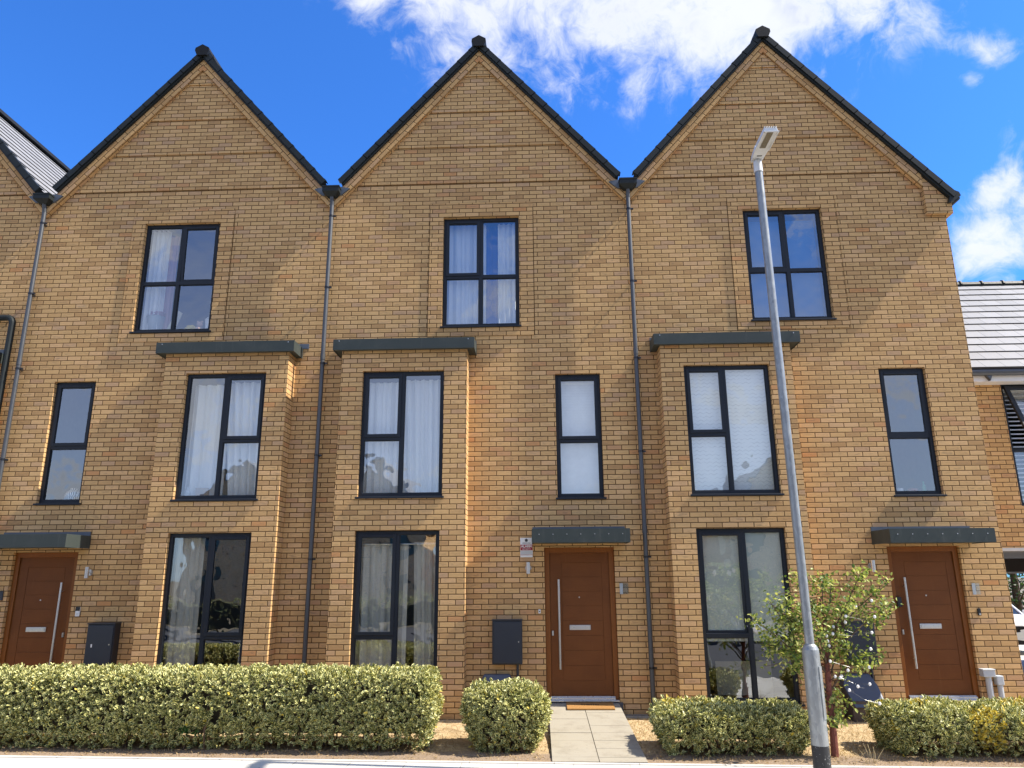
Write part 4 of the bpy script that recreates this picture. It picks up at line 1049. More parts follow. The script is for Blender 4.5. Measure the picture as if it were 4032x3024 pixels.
def car():
    gx, yf = 12.35, 9.3; gzc = -.25
    t = thing('parked_car', 'white parked car facing out of the drive-through at the right edge', 'car', (gx, yf+2, gzc))
    W = plain('white_car_paint', (.80, .80, .80), .18, 0, .6, .02); GL = plain('car_glass', (.02, .025, .03), .06, 0, .8)
    def sect(mb, prof, xs):   # prof: (y,z) outline; loft across xs with scale
        rows = []
        for x, sy, sz in xs: rows.append([(gx+x, yf+(p_[0]-2.2)*sy+2.2, gzc+.32+(p_[1]-.32)*sz) for p_ in prof])
        for a, b in zip(rows[:-1], rows[1:]):
            for i in range(len(prof)):
                j = (i+1) % len(prof); mb.face([a[i], b[i], b[j], a[j]], smooth=False)
        mb.face(rows[0][::-1]); mb.face(rows[-1])
    body = [(0.05, .30), (0.0, .42), (0.0, .66), (.06, .80), (.25, .90), (1.15, .98), (1.25, 1.0), (4.1, 1.02), (4.35, .95), (4.4, .5), (4.3, .30)]
    mb = MB(); sect(mb, body, [(-.90, .94, .93), (-.86, .98, .98), (-.6, 1, 1.0), (0, 1.012, 1.01), (.6, 1, 1.0), (.86, .98, .98), (.90, .94, .93)])
    b = mb.build('body', W, t, bevel=.02)
    cab = [(1.15, .96), (2.0, 1.50), (2.4, 1.58), (3.7, 1.55), (4.25, 1.0)]
    mb = MB(); sect(mb, cab, [(-.80, .98, .96), (-.66, .98, 1.0), (.66, .98, 1.0), (.80, .98, .96)]); mb.build('cabin_glass', GL, t)
    mb = MB(); mb.box(gx-.62, gx+.62, yf+2.15, yf+3.75, gzc+1.555, gzc+1.60)
    for sx in (-1, 1): mb.tube([(gx+sx*.76, yf+1.2, gzc+.98), (gx+sx*.66, yf+2.1, gzc+1.54)], .035, 8)
    mb.build('roof', W, t)
    gr = MB().box(gx-.62, gx+.62, yf-.022, yf+.04, gzc+.60, gzc+.76); gr.build('grille', BLACKP, t, bevel=.015)
    MB().box(gx-.80, gx+.80, yf-.018, yf+.05, gzc+.30, gzc+.44).build('lower_grille', BLACKP, t, bevel=.015)
    MB().box(gx-.26, gx+.26, yf-.030, yf-.024, gzc+.49, gzc+.59).build('licence_plate', WHITEP, t)
    for sx in (-1, 1):
        MB().box(gx+sx*.76-.13, gx+sx*.76+.13, yf+.0, yf+.20, gzc+.66, gzc+.77).build('headlight', STEEL, t, bevel=.02)
        MB().box(gx+sx*.98-.08, gx+sx*.98+.08, yf+1.35, yf+1.45, gzc+.98, gzc+1.10).build('mirror', W, t, bevel=.02)
        for yy in (.85, 3.5):
            w_ = MB().tube([(gx+sx*.72, yf+yy, gzc+.33), (gx+sx*.915, yf+yy, gzc+.33)], .33, 24).build('wheel', BLACKP, t)
            MB().tube([(gx+sx*.90, yf+yy, gzc+.33), (gx+sx*.922, yf+yy, gzc+.33)], .21, 20).build('rim', STEEL, w_)
car()

# ------------------------------------------------------------------ ground
def ground():
    mb = MB().face([(-600, -600, -.62), (600, -600, -.62), (600, 600, -.62), (-600, 600, -.62)]); struct(mb.build('ground', EARTH))
    mb = MB(); xs = np.linspace(-40, 40, 81)
    for a, b in zip(xs[:-1], xs[1:]):
        mb.face([(a, -5.3, gz(a, -3)), (b, -5.3, gz(b, -3)), (b, -2.52, gz(b, -3)), (a, -2.52, gz(a, -3))])
        mb.face([(a, -5.3, gz(a, -3)-.12), (b, -5.3, gz(b, -3)-.12), (b, -5.3, gz(b, -3)), (a, -5.3, gz(a, -3))])
    struct(mb.build('pavement', PAVE))
    mb = MB()
    for a, b in zip(xs[:-1], xs[1:]): mb.face([(a, -14.5, gz(a, -3)-.12), (b, -14.5, gz(b, -3)-.12), (b, -5.3, gz(b, -3)-.12), (a, -5.3, gz(a, -3)-.12)])
    struct(mb.build('road', ASPH))
    mb = MB()
    for a, b in zip(xs[:-1], xs[1:]): mb.face([(a, -17.5, gz(a, -3)), (b, -17.5, gz(b, -3)), (b, -14.5, gz(b, -3)), (a, -14.5, gz(a, -3))])
    for a, b in zip(xs[:-1], xs[1:]): mb.face([(a, -14.5, gz(a, -3)), (b, -14.5, gz(b, -3)), (b, -14.5, gz(b, -3)-.12), (a, -14.5, gz(a, -3)-.12)])
    struct(mb.build('far_pavement', ASPH))
    # edging between beds and pavement
    mb = MB(); x = -30.0
    while x < 30:
        x2 = x+.912; z0, z1 = gz(x, -3)+.012, gz(x2, -3)+.012
        mb.face([(x, -2.52, z0), (x2-.005, -2.52, z1), (x2-.005, -2.462, z1), (x, -2.462, z0)])
        mb.face([(x, -2.52, z0-.05), (x2-.005, -2.52, z1-.05), (x2-.005, -2.52, z1), (x, -2.52, z0)])
        mb.face([(x2-.005, -2.462, z1-.03), (x, -2.462, z0-.03), (x, -2.462, z0), (x2-.005, -2.462, z1)]); x = x2
    struct(mb.build('edging_kerb', EDGE))
    # lawn and soil beds
    mb = MB(); xs = np.linspace(-20, 7.2, 110); ys = np.linspace(-2.462, .05, 26); rs = np.random.default_rng(3)
    bump_ = rs.normal(0, .006, (len(xs), len(ys))); bump_[:, 0] = -.006
    Z = np.array([[gz(a, max(b, -2.455)) for b in ys] for a in xs])+bump_
    for i in range(len(xs)-1):
        for j in range(len(ys)-1):
            q = [(xs[a], ys[b], Z[a, b]) for a, b in ((i, j), (i+1, j), (i+1, j+1), (i, j+1))]
            if -.02 < (q[0][0]+q[1][0])/2 < 1.06 and (q[0][0] > .02 and q[1][0] < 1.02): continue
            mb.face(q, smooth=True)
    struct(mb.build('lawn', LAWN, weld=True))
    # drive beside the end house
    mb = MB().face([(7.2, -2.462, -.16), (16, -2.462, -.2), (16, 30, -.26), (7.2, 30, -.24)]); struct(mb.build('driveway', PAVE))
    mb = MB().face([(-30, -30, -.19), (30, -30, -.3), (30, -17.5, -.3), (-30, -17.5, -.01)]); struct(mb.build('far_forecourt', EARTH))
ground()
def path():
    mb = MB(); ya, za, yb_, zb = -.045, .088, -2.458, -.128; n = 7; L = (ya-yb_)
    rows = [0, .17] ; d = .17
    while d < L-.05: d += .2985; rows.append(min(d, L))
    for i in range(len(rows)-1):
        for (a, b) in ((.055, .540), (.548, 1.040)):
            y1, y0 = ya-rows[i]-.004, ya-rows[i+1]+.004
            z1, z0 = za+(zb-za)*rows[i]/L, za+(zb-za)*rows[i+1]/L
            j = random.uniform(-.002, .002)
            wid = lambda x_, r_: .055+(x_-.055)*1.0+(.020+.042*(x_-.055))*r_/L
            a_, b_ = a, b; xa0, xb0 = wid(a_, rows[i+1]), wid(b_, rows[i+1]); a, b = wid(a_, rows[i]), wid(b_, rows[i])
            mb.face([(xa0, y0, z0+j), (xb0, y0, z0+j), (b, y1, z1+j), (a, y1, z1+j)], off=(random.random()*5, random.random()*5))
            mb.face([(xa0, y0, z0-.05), (xb0, y0, z0-.05), (xb0, y0, z0+j), (xa0, y0, z0+j)]); mb.face([(xb0, y0, z0-.05), (b, y1, z1-.05), (b, y1, z1+j), (xb0, y0, z0+j)]); mb.face([(a, y1, z1-.05), (xa0, y0, z0-.05), (xa0, y0, z0+j), (a, y1, z1+j)])
            mb.face([(b, y1, z1-.05), (a, y1, z1-.05), (a, y1, z1+j), (b, y1, z1+j)])
    struct(mb.build('garden_path', FLAG))
    mb = MB().face([(.055, yb_, zb-.02), (1.10, yb_, zb-.02), (1.04, .05, za-.02), (.055, .05, za-.02)]); struct(mb.build('path_bedding', plain('sand_joint', (.16, .13, .095), .95)))
    mb = MB().box(-.02, 1.10, -.045, .05, -.05, .098); struct(mb.build('door_step', plain('engineering_slab', (.09, .09, .095), .8)))
path()
dm = MB()
for q in range(1): 
    dz = lambda y: .088+(-.216)*((-.045-y)/2.413)
    P = [(.305, -.40), (.955, -.40), (.955, -.075), (.305, -.075)]
    top = [(x, y, dz(y)+.022) for x, y in P]; bot = [(x, y, dz(y)+.004) for x, y in P]
    dm.face(top)
    for i in range(4): dm.face([bot[i], bot[(i+1) % 4], top[(i+1) % 4], top[i]])
mt = tag(dm.build('doormat', COIR, bevel=.004), 'orange brown coir doormat on the path before the middle door', 'doormat')
BASE[mt.name] = Vector((0, 0, 0))
tt = text_mesh('hello', .13, (0, 0, 0), plain('doormat_print', (.06, .025, .012), .95), mt, 'doormat_print', 1.0)
me = tt.data; me.transform(Matrix.Rotation(R(-90), 4, 'X')); me.transform(Matrix.Rotation(math.atan(.0895), 4, 'X')); me.transform(Matrix.Translation((.63, -.20, dz(-.20)+.0235)))

def drain():
    t = thing('drain_grate', 'slotted metal drain channel at the wall right of the path', 'drain', (1.24, -.08, -.06))
    f = MB(); x0, x1, y0, y1, z = 1.075, 1.435, -.165, -.035, -.055
    f.box(x0, x1, y0, y0+.012, z-.06, z); f.box(x0, x1, y1-.012, y1, z-.06, z); f.build('channel_frame', GALV, t)
    s = MB(); k = x0
    while k < x1-.01: s.box(k, k+.010, y0+.012, y1-.012, z-.012, z-.001); k += .021
    s.build('grating', GALV, t)
    MB().face([(x0, y0, z-.05), (x1, y0, z-.05), (x1, y1, z-.05), (x0, y1, z-.05)]).build('sump', BLACKP, t)
drain()

# ------------------------------------------------------------------ foliage helpers
def nrm(a): return a/np.maximum(np.linalg.norm(a, axis=1, keepdims=True), 1e-9)
def leaf_mesh(name, P, D, N, L, W, rnd, material, parent=None, fold=.10):
    n = len(P); D = nrm(D); S = nrm(np.cross(D, N)); N = np.cross(S, D)
    L = L[:, None]; W = W[:, None]
    V = np.empty((n, 6, 3), np.float32)
    V[:, 0] = P; V[:, 1] = P+D*L*.32+S*W*.46+N*W*fold*2; V[:, 2] = P+D*L*.72+S*W*.44+N*W*fold*2
    V[:, 3] = P+D*L+N*(-L*.06); V[:, 4] = P+D*L*.72-S*W*.44+N*W*fold*2; V[:, 5] = P+D*L*.32-S*W*.46+N*W*fold*2
    if parent is not None:
        b = BASE[parent.name]; V -= np.array([b.x, b.y, b.z], np.float32)
    me = bpy.data.meshes.new(name)
    me.vertices.add(n*6); me.vertices.foreach_set('co', V.reshape(-1))
    idx = np.array([[0, 1, 2, 3], [0, 3, 4, 5]])
    F = (np.arange(n)[:, None, None]*6+idx[None]).reshape(-1)
    me.loops.add(n*8); me.loops.foreach_set('vertex_index', F.astype(np.int32))
    me.polygons.add(n*2); me.polygons.foreach_set('loop_start', np.arange(0, n*8, 4, dtype=np.int32)); me.polygons.foreach_set('loop_total', np.full(n*2, 4, np.int32))
    uvl = me.uv_layers.new(name='UVMap')
    mu = np.array([.2, 1, 1, .55, .2, .55, 1, 1], np.float32)
    uv = np.empty((n, 8, 2), np.float32); uv[:, :, 0] = mu[None]; uv[:, :, 1] = rnd[:, None]
    uvl.data.foreach_set('uv', uv.reshape(-1))
    me.update(); me.validate()
    me.materials.append(material)
    o = bpy.data.objects.new(name, me); COL.objects.link(o)
    if parent is not None: o.parent = parent
    return o

def vnoise(P, f, seed):
    r = np.random.default_rng(seed); out = np.zeros(len(P))
    for k in range(5):
        w = r.normal(0, f*(1+k*.5), 3); out += np.sin(P @ w + r.uniform(0, 6.28))/(1+k*.4)
    return out/2.2

def hedge(x0, x1, y0, y1, h, label, dens, seed, yellow=0.0, round_=.16, lumps=.05):
    r = np.random.default_rng(seed); zc = gz((x0+x1)/2, -1.8)
    cx, cy = (x0+x1)/2, (y0+y1)/2
    t = thing('hedge', label, 'hedge', (cx, cy, zc), 'clipped variegated hedges along the pavement')
    area = (x1-x0)*h*2+(x1-x0)*(y1-y0)+2*(y1-y0)*h; n = int(area*dens)
    # sample shoots on the surface of a rounded box
    w = np.array([(x1-x0)*h, (x1-x0)*h*.6, (x1-x0)*(y1-y0), (y1-y0)*h, (y1-y0)*h]); face = r.choice(5, n, p=w/w.sum())
    u, v = r.random(n), r.random(n); P = np.zeros((n, 3)); Nn = np.zeros((n, 3))
    lo = .015
    zz = lo+(h-lo)*v
    for k in range(5):
        m_ = face == k
        if k == 0: P[m_] = np.c_[x0+(x1-x0)*u, np.full(n, y0), zz][m_]; Nn[m_] = (0, -1, 0)
        if k == 1: P[m_] = np.c_[x0+(x1-x0)*u, np.full(n, y1), zz][m_]; Nn[m_] = (0, 1, 0)
        if k == 2: P[m_] = np.c_[x0+(x1-x0)*u, y0+(y1-y0)*v, np.full(n, h)][m_]; Nn[m_] = (0, 0, 1)
        if k == 3: P[m_] = np.c_[np.full(n, x0), y0+(y1-y0)*u, zz][m_]; Nn[m_] = (-1, 0, 0)
        if k == 4: P[m_] = np.c_[np.full(n, x1), y0+(y1-y0)*u, zz][m_]; Nn[m_] = (1, 0, 0)
    # round the edges
    inner = np.c_[np.clip(P[:, 0], x0+round_, x1-round_), np.clip(P[:, 1], y0+round_, y1-round_), np.clip(P[:, 2], 0, h-round_)]
    d = P-inner; dl = np.linalg.norm(d, axis=1, keepdims=True); P = inner+d/np.maximum(dl, 1e-6)*np.minimum(dl, round_); Nn = nrm(d+Nn*.02)
    # lower part tucks in, surface undulates
    tuck = np.clip((.42-P[:, 2])/.42, 0, 1)**1.4*.13
    lump = vnoise(P, 3.2, seed)*lumps + vnoise(P, 9, seed+1)*lumps*.5
    P = P+Nn*(lump-tuck-np.abs(r.normal(0, .040, n))+.02)[:, None]
    gaps = vnoise(P, 7.0, seed+5)
    keep = r.random(n) < np.where(P[:, 2] < .22, .45+.8*P[:, 2]/.22*.6, 1.0)
    keep &= ~((gaps < -1.0) & (r.random(n) < .8))
    P, Nn = P[keep], Nn[keep]; n = len(P)
    shoot = nrm(Nn*.8+np.array([0, 0, .6])+r.normal(0, .42, (n, 3)))
    per = 7
    yl = vnoise(P, 2.3, seed+9)
    PP = np.repeat(P, per, 0); SS = np.repeat(shoot, per, 0)
    a = r.random(n*per)*6.283; ref = nrm(np.cross(SS, np.array([[.31, .52, .2]]))); ref2 = np.cross(SS, ref)
    rad = ref*np.cos(a)[:, None]+ref2*np.sin(a)[:, None]
    along = np.tile(np.linspace(-.045, .02, per), n)
    PP = PP+SS*along[:, None]+r.normal(0, .004, (n*per, 3))
    spread = np.tile(np.linspace(1.15, .35, per), n)[:, None]
    DD = nrm(rad*spread+SS*.65+r.normal(0, .15, (n*per, 3))+np.array([0, 0, -.06])); NN = nrm(SS*1.0-rad*.3+r.normal(0, .12, (n*per, 3)))
    LL = r.uniform(.032, .060, n*per); WW = LL*r.uniform(.40, .54, n*per)
    sh = np.repeat(r.random(n), per)
    rnd = .08+.84*np.clip(.75*r.random(n*per)+.25*sh, 0, 1)
    ylr = np.repeat(yl, per)
    isy = ((ylr > 1.0-yellow) & (r.random(n*per) < .55)) | (r.random(n*per) < .012)
    rnd = np.where(isy, r.uniform(.955, 1.0, n*per), rnd)
    isg = (np.repeat(vnoise(P, 3.0, seed+13), per) > 1.18) & (r.random(n*per) < .8); rnd = np.where(isg, r.uniform(0, .045, n*per), rnd)
    PP[:, 2] += np.array([gz(x, -1.8) for x in PP[:, 0]]) if False else zc
    leaf_mesh('foliage', PP, DD, NN, LL, WW, rnd, LEAF, t)
    # stems and inner twigs
    sb = MB(); ns = int((x1-x0)*9)
    for i in range(ns):
        bx, by = r.uniform(x0+.12, x1-.12), r.uniform(y0+.12, y1-.12); p = Vector((bx, by, zc-.02)); pts = [p.copy()]
        for k in range(3):
            p = p+Vector((r.normal(0, .05), r.normal(0, .05), h*.27)); pts.append(p.copy())
        sb.tube(pts, [.011, .009, .006, .004], 5, caps=False)
        for k in range(5):
            q = pts[1+k % 3]; e = q+Vector((r.normal(0, .13), r.normal(0, .13), r.uniform(.02, .16)))
            sb.tube([q, (q+e)/2+Vector((0, 0, .02)), e], [.005, .004, .003], 4, caps=False)
    sb.build('stems', TWIG, t)
    core = MB(); core.box(x0+.17, x1-.17, y0+.17, y1-.17, zc+.16, zc+h-.14); core.build('dark_inner_filler', plain('dark_hedge_filler', (.045, .038, .022), .95, var=.5, scale=30), t)  # solid dark box fills the hedge, its colour standing in for inner shade
    return t
hedge(-9.6, -1.29, -2.25, -1.42, .800, 'long tall variegated hedge before the left two houses', 620, 21, .06, .15, .035)
hedge(-15, 15, -19.0, -18.1, 1.15, 'long hedge across the street, seen only in the window reflections', 50, 91, .1, .2, .06)
hedge(-.93, .02, -2.24, -1.42, .675, 'short rounded variegated hedge left of the paved path', 700, 33, .10, .24, .05)
hedge(1.28, 3.00, -2.27, -1.48, .455, 'low variegated hedge between the paved path and the street lamp', 660, 45, .02, .17, .05)
hedge(3.84, 6.6, -2.24, -1.42, .465, 'low yellowish variegated hedge at the lower right', 660, 58, .36, .19, .06)

def leaves_at(name, centers, radius, per, L, mat_, parent, seed, updir=.2, wr=.5):
    r = np.random.default_rng(seed); C = np.repeat(np.array(centers), per, 0); n = len(C)
    P = C+r.normal(0, 1, (n, 3))*radius; D = nrm(r.normal(0, 1, (n, 3))+np.array([0, 0, updir-.35])); N = nrm(r.normal(0, .55, (n, 3))+np.array([0, 0, 1.0]))
    LL = r.uniform(.7, 1.2, n)*L
    return leaf_mesh(name, P, D, N, LL, LL*wr, r.random(n), mat_, parent)

def small_tree():
    bx, by = 3.215, -2.10; z0 = gz(bx, by)-.02
    t = thing('small_tree', 'slender young tree with red peeling bark behind the street lamp', 'tree', (bx, by, z0))
    tr = MB(); pts = [(bx, by, z0), (bx+.01, by, .15), (bx+.01, by+.02, .40), (bx+.02, by+.01, .70), (bx+.03, by, 1.0), (bx+.035, by-.01, 1.3), (bx+.02, by, 1.55)]
    tr.tube(pts, [.043, .038, .034, .030, .022, .016, .010], 10); 
    rs = random.Random(4)
    for k in range(26):   # peeling flakes
        z = rs.uniform(z0+.05, .9); an = rs.uniform(0, 6.28); rr = .036; p = Vector((bx+.01+rr*math.cos(an), by+.01+rr*math.sin(an), z)); q = Vector((math.cos(an), math.sin(an), 0))
        tx = Vector((-math.sin(an), math.cos(an), 0))*.018
        tr.face([p-tx, p+tx, p+tx+q*.018+Vector((0, 0, .03)), p-tx+q*.022+Vector((0, 0, .025))])
    tr.build('trunk', BARK, t)
    limbs = [(.55, (2.47, -2.2, 1.27)), (.75, (2.42, -1.95, 1.30)), (.90, (2.80, -2.35, 1.62)), (1.05, (2.98, -2.05, 1.82)), (1.15, (3.28, -2.15, 1.80)), (1.2, (3.45, -1.9, 1.72)),
             (1.0, (3.76, -2.1, 1.84)), (.95, (4.02, -2.2, 1.72)), (.85, (4.10, -2.05, 1.47)), (.62, (3.80, -2.25, .93)), (.5, (2.58, -2.0, 1.04)), (.45, (2.72, -2.3, .92)),
             (.30, (3.40, -2.2, .40)), (.35, (3.30, -1.9, .45)), (.6, (3.55, -1.8, 1.1)), (.8, (3.0, -1.75, 1.35)), (.8, (3.05, -2.45, 1.25)), (.7, (2.95, -2.1, .95)), (1.0, (3.45, -2.4, 1.48)), (.9, (2.72, -1.95, 1.45)),
             (.85, (3.62, -2.0, 1.52)), (.8, (3.35, -2.3, 1.2)), (.5, (3.55, -2.15, .86)), (.1, (3.26, -2.2, .26)), (.7, (2.86, -2.25, 1.16)), (.95, (3.12, -2.0, 1.56)), (.9, (2.62, -2.15, 1.50))]
    lb = MB(); tips = []
    def trunk_at(z):
        for a, b in zip(pts[:-1], pts[1:]):
            if a[2] <= z <= b[2]: k = (z-a[2])/(b[2]-a[2]); return Vector(a)*(1-k)+Vector(b)*k
        return Vector(pts[-1])
    for zz, e in limbs:
        s = trunk_at(zz); e = Vector(e); mid = (s+e)/2+Vector((rs.uniform(-.04, .04), rs.uniform(-.05, .05), .06)); q = s.lerp(mid, .5)+Vector((0, 0, .015))
        lb.tube([s, q, mid, mid.lerp(e, .55)+Vector((0, 0, .02)), e], [.011, .009, .007, .005, .003], 6, caps=False)
        L = (e-s).length
        for k in range(max(3, int(L*9))):
            f = rs.uniform(.38, 1.0); b = s.lerp(mid, f*2) if f < .5 else mid.lerp(e, f*2-1)
            tip = b+Vector((rs.gauss(0, .085), rs.gauss(0, .09), rs.gauss(.0, .055)))
            lb.tube([b, (b+tip)/2+Vector((0, 0, .012)), tip], [.004, .003, .002], 4, caps=False); tips += [tip, (b+tip)/2]
        tips += [e, mid.lerp(e, .7)]
    # bare twig on the left
    lb.tube([(2.72, -2.2, 1.36), (2.66, -2.2, 1.46), (2.60, -2.2, 1.55)], [.005, .004, .002], 5)
    lb.build('limbs', TWIG, t)
    leaves_at('crown', [tuple(p) for p in tips], .042, 10, .048, TLEAF, t, 77, wr=.66)
    return t
small_tree()

def string_lights():
    pos = [(3.791, 1.519), (3.603, 1.454), (3.432, 1.355), (3.752, 1.347), (3.459, 1.283), (3.316, 1.236), (3.279, 1.165), (3.223, 1.14), (3.229, 1.084), (3.236, 1.034), (3.733, 1.172),
           (3.669, 1.004), (3.223, .871), (3.644, .807), (3.423, .771), (3.286, .702), (3.321, .697), (3.36, .705), (3.487, .61), (3.629, .631), (3.377, .577), (3.686, .44)]
    t = thing('string_lights', 'string of small white ball lights hung through the young tree', 'string lights', (3.4, -2.25, 1.0))
    order = sorted(range(len(pos)), key=lambda i: -pos[i][1]); w = MB(); rs = random.Random(2)
    P = [Vector((pos[i][0]-.02, -2.28+rs.uniform(-.08, .06), pos[i][1])) for i in order]
    for a, b in zip(P[:-1], P[1:]): w.tube([a, (a+b)/2+Vector((0, 0, -.03)), b], .0016, 4, caps=False)
    w.build('wire', BLACKP, t)
    for p in P: MB().sphere(p, .0165, 10, 7, (1, 1, 1.15)).build('bulb', plain('white_bulb_plastic', (.80, .78, .76), .4), t)
string_lights()

# ------------------------------------------------------------------ street lamp
def street_lamp():
    x, y = 2.762, -3.0; g0 = gz(x, y)
    t = thing('street_lamp', 'galvanised street lamp column with a white flat lantern and black foot', 'street lamp', (x, y, g0))
    sx = -.036/6.6
    MB().tube([(x, y, g0-.1), (x, y, .152)], .0860, 28).build('black_foot', BLACKROOT, t)
    MB().tube([(x, y, .152), (x, y, 1.02), (x, y, 1.06), (x, y, 1.095), (x, y, 1.115)], [.0852, .0852, .083, .068, .0475], 28).build('base_column', GALV, t)
    MB().tube([(x, y, 1.11), (x-.036, y, 6.60)], .0465, 24).build('shaft', GALV, t)
    dr = MB(); n = 8
    for k in range(n):   # curved access door on the right front of the base
        a0, a1 = R(-62+34*k/n), R(-62+34*(k+1)/n); f = lambda a, z, r_: (x+r_*math.cos(a), y+r_*math.sin(a), z)
        for z0, z1 in ((.40, .90),): dr.face([f(a0, z0, .0925), f(a1, z0, .0925), f(a1, z1, .0925), f(a0, z1, .0925)], smooth=True)
        dr.face([f(a0, .90, .0925), f(a1, .90, .0925), f(a1, .90, .084), f(a0, .90, .084)]); dr.face([f(a0, .40, .084), f(a1, .40, .084), f(a1, .40, .0925), f(a0, .40, .0925)])
    for a in (R(-62), R(-28)): dr.face([f(a, .40, .084), f(a, .40, .0925), f(a, .90, .0925), f(a, .90, .084)])
    dr.build('inspection_door', GALV, t)
    xh = x-.037
    LW = plain('white_lantern_paint', (.70, .71, .70), .38, var=.08)
    MB().tube([(xh, y, 6.585), (xh, y, 6.70), (xh, y+.005, 6.735)], [.053, .050, .046], 20).build('spigot', LW, t)
    ln = MB(); a0, a1 = y+.06, y-.62; z = 6.755; dx = -.018
    def X(s, yy): k = (a0-yy)/(a0-a1); return xh+s*(.062+.020*min(1, k*3))+dx*k
    ys = [a0, a0-.10, a0-.26, a0-.30, a1]
    top = []; bot = []
    for yy in ys:
        hgt = .075 if yy > a0-.30 else .040
        bot.append([(X(-1, yy), yy, z), (X(1, yy), yy, z)]); top.append([(X(-1, yy)+.008, yy, z+hgt), (X(1, yy)-.008, yy, z+hgt)])
    for i in range(len(ys)-1):
        b0, b1, t0, t1 = bot[i], bot[i+1], top[i], top[i+1]
        ln.face([b0[0], b0[1], b1[1], b1[0]]); ln.face([t0[0], t1[0], t1[1], t0[1]]); ln.face([b0[0], b1[0], t1[0], t0[0]]); ln.face([b0[1], t0[1], t1[1], b1[1]])
    ln.face([bot[0][1], bot[0][0], top[0][0], top[0][1]]); ln.face([bot[-1][0], bot[-1][1], top[-1][1], top[-1][0]])
    for k in range(6): ln.box(X(-1, a1)+.012+k*.026, X(-1, a1)+.022+k*.026, a1-.006, a0-.32, z+.040, z+.058)
    h = ln.build('lantern', LW, t, bevel=.004)
    LED = plain('led_optic', (.19, .17, .12), .25, var=.7, scale=70)
    yl0, yl1 = a0-.33, a1+.03
    le = MB().box(X(-1, yl0)+.042, X(1, yl0)-.042-.012, yl1, yl0, z-.006, z-.0005); le.build('led_array', LED, h)
    MB().box(xh-.03, xh+.028, a0-.165, a0-.145, z-.003, z-.0004).build('rating_label', INK, h)
    MB().tube([(xh, a0-.075, z-.006), (xh, a0-.075, z-.0004)], .010, 10).build('screw', INK, h)
    rim = MB()
    for s in (-1, 1): rim.box(X(s, yl0)-.006, X(s, yl0)+.006, a1, a0-.28, z-.012, z-.0004)
    rim.box(X(-1, a1), X(1, a1), a1-.004, a1+.014, z-.012, z-.0004); rim.build('lantern_rim', LW, h)
    MB().tube([(xh-.02, a0-.18, z+.075), (xh-.02, a0-.18, z+.125)], [.035, .030], 16).build('photocell', plain('teal_photocell', (.10, .36, .34), .35), h)
street_lamp()

# ------------------------------------------------------------------ dry grass, litter, weeds
def grasses():
    r = np.random.default_rng(5)
    xs = np.concatenate([r.uniform(-9.5, .02, 9000), r.uniform(1.05, 7.0, 15000)]); ys = np.where(r.random(24000) < .9, r.uniform(-2.05, -.02, 24000), r.uniform(-2.42, -2.0, 24000))
    P = np.c_[xs, ys, [gz(a, b) for a, b in zip(xs, ys)]]
    D = nrm(r.normal(0, .75, (24000, 3))+np.array([0, 0, .55])); N = nrm(r.normal(0, 1, (24000, 3)))
    o = leaf_mesh('dry_grass', P, D, N, r.uniform(.02, .055, 24000), np.full(24000, .0045), r.random(24000)*.93+(r.random(24000) < .02)*.07, STRAW)
    struct(o, 'stuff')
    n = 2600; xs = r.uniform(-9.5, 7.0, n); xs = xs[(xs < .03) | (xs > 1.06)]; n = len(xs); ys = r.uniform(-2.45, -1.7, n)
    P = np.c_[xs, ys, [gz(a, b)+.008 for a, b in zip(xs, ys)]]
    D = nrm(r.normal(0, 1, (n, 3))*np.array([1, 1, .25])); N = nrm(r.normal(0, .35, (n, 3))+np.array([0, 0, 1]))
    o = leaf_mesh('leaf_litter', P, D, N, r.uniform(.015, .035, n), r.uniform(.008, .016, n), r.random(n)*.95, STRAW); struct(o, 'stuff')
    cs = []
    wd = MB(); rs = random.Random(9); bx, by = 3.52, -2.34
    for k in range(9):
        p = Vector((bx+rs.uniform(-.05, .05), by, gz(bx, by))); e = p+Vector((rs.gauss(0, .06), rs.gauss(0, .04), rs.uniform(.08, .20)))
        wd.tube([p, (p+e)/2+Vector((rs.gauss(0, .01), 0, .01)), e], [.003, .0025, .0015], 4, caps=False); cs += [e, (p+e)/2]
    o = tag(wd.build('dry_weed', plain('weed_straw', (.38, .30, .16), .9)), 'dry straw coloured weed at the soil edge right of the street lamp', 'weed')
grasses()

# ------------------------------------------------------------------ trees behind the drive-through
def back_tree(x, y, h, rad, label, seed):
    rs = random.Random(seed); t = thing('leafy_tree', label, 'tree', (x, y, -.25), 'dark trees behind the drive-through')
    tr = MB(); tr.tube([(x, y, -.3), (x+.05, y, h*.3), (x, y+.1, h*.62)], [.16, .12, .06], 10)
    cs = []
    for k in range(130):
        a = rs.uniform(0, 6.28); q = rs.random()**.5*rad; z = rs.uniform(.06, 1)*h; f = math.sin(math.pi*min(1, max(.12, z/h)))**.5
        cs.append((x+q*f*math.cos(a), y+q*f*math.sin(a), z))
    for c in cs[:26]: tr.tube([(x, y, max(.3, c[2]-.9)), ((x+c[0])/2, (y+c[1])/2, c[2]-.3), c], [.04, .025, .01], 5, caps=False)
    tr.build('trunk', TWIG, t); leaves_at('crown', cs, .30, 60, .14, BLEAF, t, seed)
back_tree(14.0, 17.2, 5.0, 2.0, 'dark leafy tree behind the white car, nearer the end house', 1)
back_tree(16.9, 17.0, 5.6, 2.3, 'dark leafy tree behind the white car, further right', 2)
back_tree(15.4, 21.5, 7.0, 2.8, 'taller dark leafy tree at the back of the drive-through', 3)

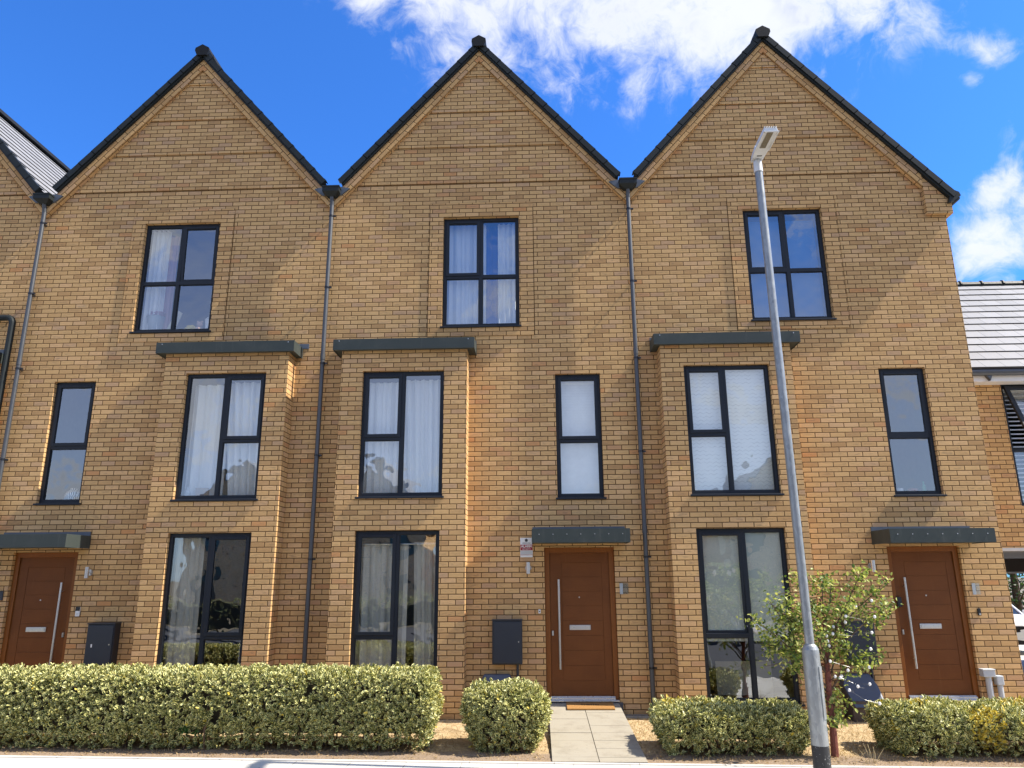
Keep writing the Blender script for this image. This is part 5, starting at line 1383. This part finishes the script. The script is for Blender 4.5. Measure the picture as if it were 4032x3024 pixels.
# ------------------------------------------------------------------ houses across the street (seen in the window reflections)
def far_house(x, y, label, first=None):
    t = thing('facing_house', label, 'house', (x, y, -.3), 'houses across the street')
    w = MB(); hw, zt, za = 3.0, 5.2, 8.4
    ops = [(x-2.2, x-1.2, .6, 2.2), (x+.9, x+2.0, -.2, 2.0), (x-2.2, x-1.0, 3.2, 4.8), (x+1.0, x+2.1, 3.2, 4.8)]
    wl = MB()
    xs = sorted({x-hw, x+hw, *[o[0] for o in ops], *[o[1] for o in ops]}); zs = sorted({-.4, zt, *[o[2] for o in ops], *[o[3] for o in ops]})
    for i in range(len(xs)-1):
        for j in range(len(zs)-1):
            cx, cz = (xs[i]+xs[i+1])/2, (zs[j]+zs[j+1])/2
            if not any(o[0] < cx < o[1] and o[2] < cz < o[3] for o in ops): wl.face([(xs[i+1], y, zs[j]), (xs[i], y, zs[j]), (xs[i], y, zs[j+1]), (xs[i+1], y, zs[j+1])])
    wl.face([(x+hw, y, zt), (x-hw, y, zt), (x, y, za)]); wl.face([(x-hw, y, -.4), (x-hw, y-8, -.4), (x-hw, y-8, zt), (x-hw, y, zt)]); wl.face([(x+hw, y-8, -.4), (x+hw, y, -.4), (x+hw, y, zt), (x+hw, y-8, zt)])
    wl.face([(x-hw, y-8, -.4), (x+hw, y-8, -.4), (x+hw, y-8, zt), (x, y-8, za), (x-hw, y-8, zt)])
    wl.build('wall', BRICK_C, t)
    for o in ops:
        b = MB(); f = .06
        for q in ((o[0], o[0]+f, o[2], o[3]), (o[1]-f, o[1], o[2], o[3]), (o[0]+f, o[1]-f, o[3]-f, o[3]), (o[0]+f, o[1]-f, o[2], o[2]+f)): b.box(q[0], q[1], y-.14, y-.06, q[2], q[3])
        wn = b.build('window', ANTH, t); MB().face([(o[0], y-.12, o[2]), (o[1], y-.12, o[2]), (o[1], y-.12, o[3]), (o[0], y-.12, o[3])]).build('pane', plain('dark_far_glass', (.03, .04, .05), .05, 0, .8), wn)
    rf = MB()
    for s in (-1, 1): rf.prism([(x+s*(hw+.2), zt-.25), (x+s*(hw+.2), zt-.12), (x, za+.13), (x, za)] if s < 0 else [(x+s*(hw+.2), zt-.25), (x, za), (x, za+.13), (x+s*(hw+.2), zt-.12)], y-8.1, y+.15)
    rf.build('roof', TILE, t)
    return t
fh = far_house(-17, -31, 'gabled brick house across the street, first from the left in the reflections')
for k, (fx, lb) in enumerate(((-9.5, 'gabled brick house across the street, second from the left in the reflections'), (-2.0, 'gabled brick house across the street, third from the left in the reflections'),
                              (5.5, 'gabled brick house across the street, fourth from the left in the reflections'), (13.0, 'gabled brick house across the street, last in the reflections'))):
    c = copy_tree(fh, (fx+17, 0, 0)); c['label'] = lb
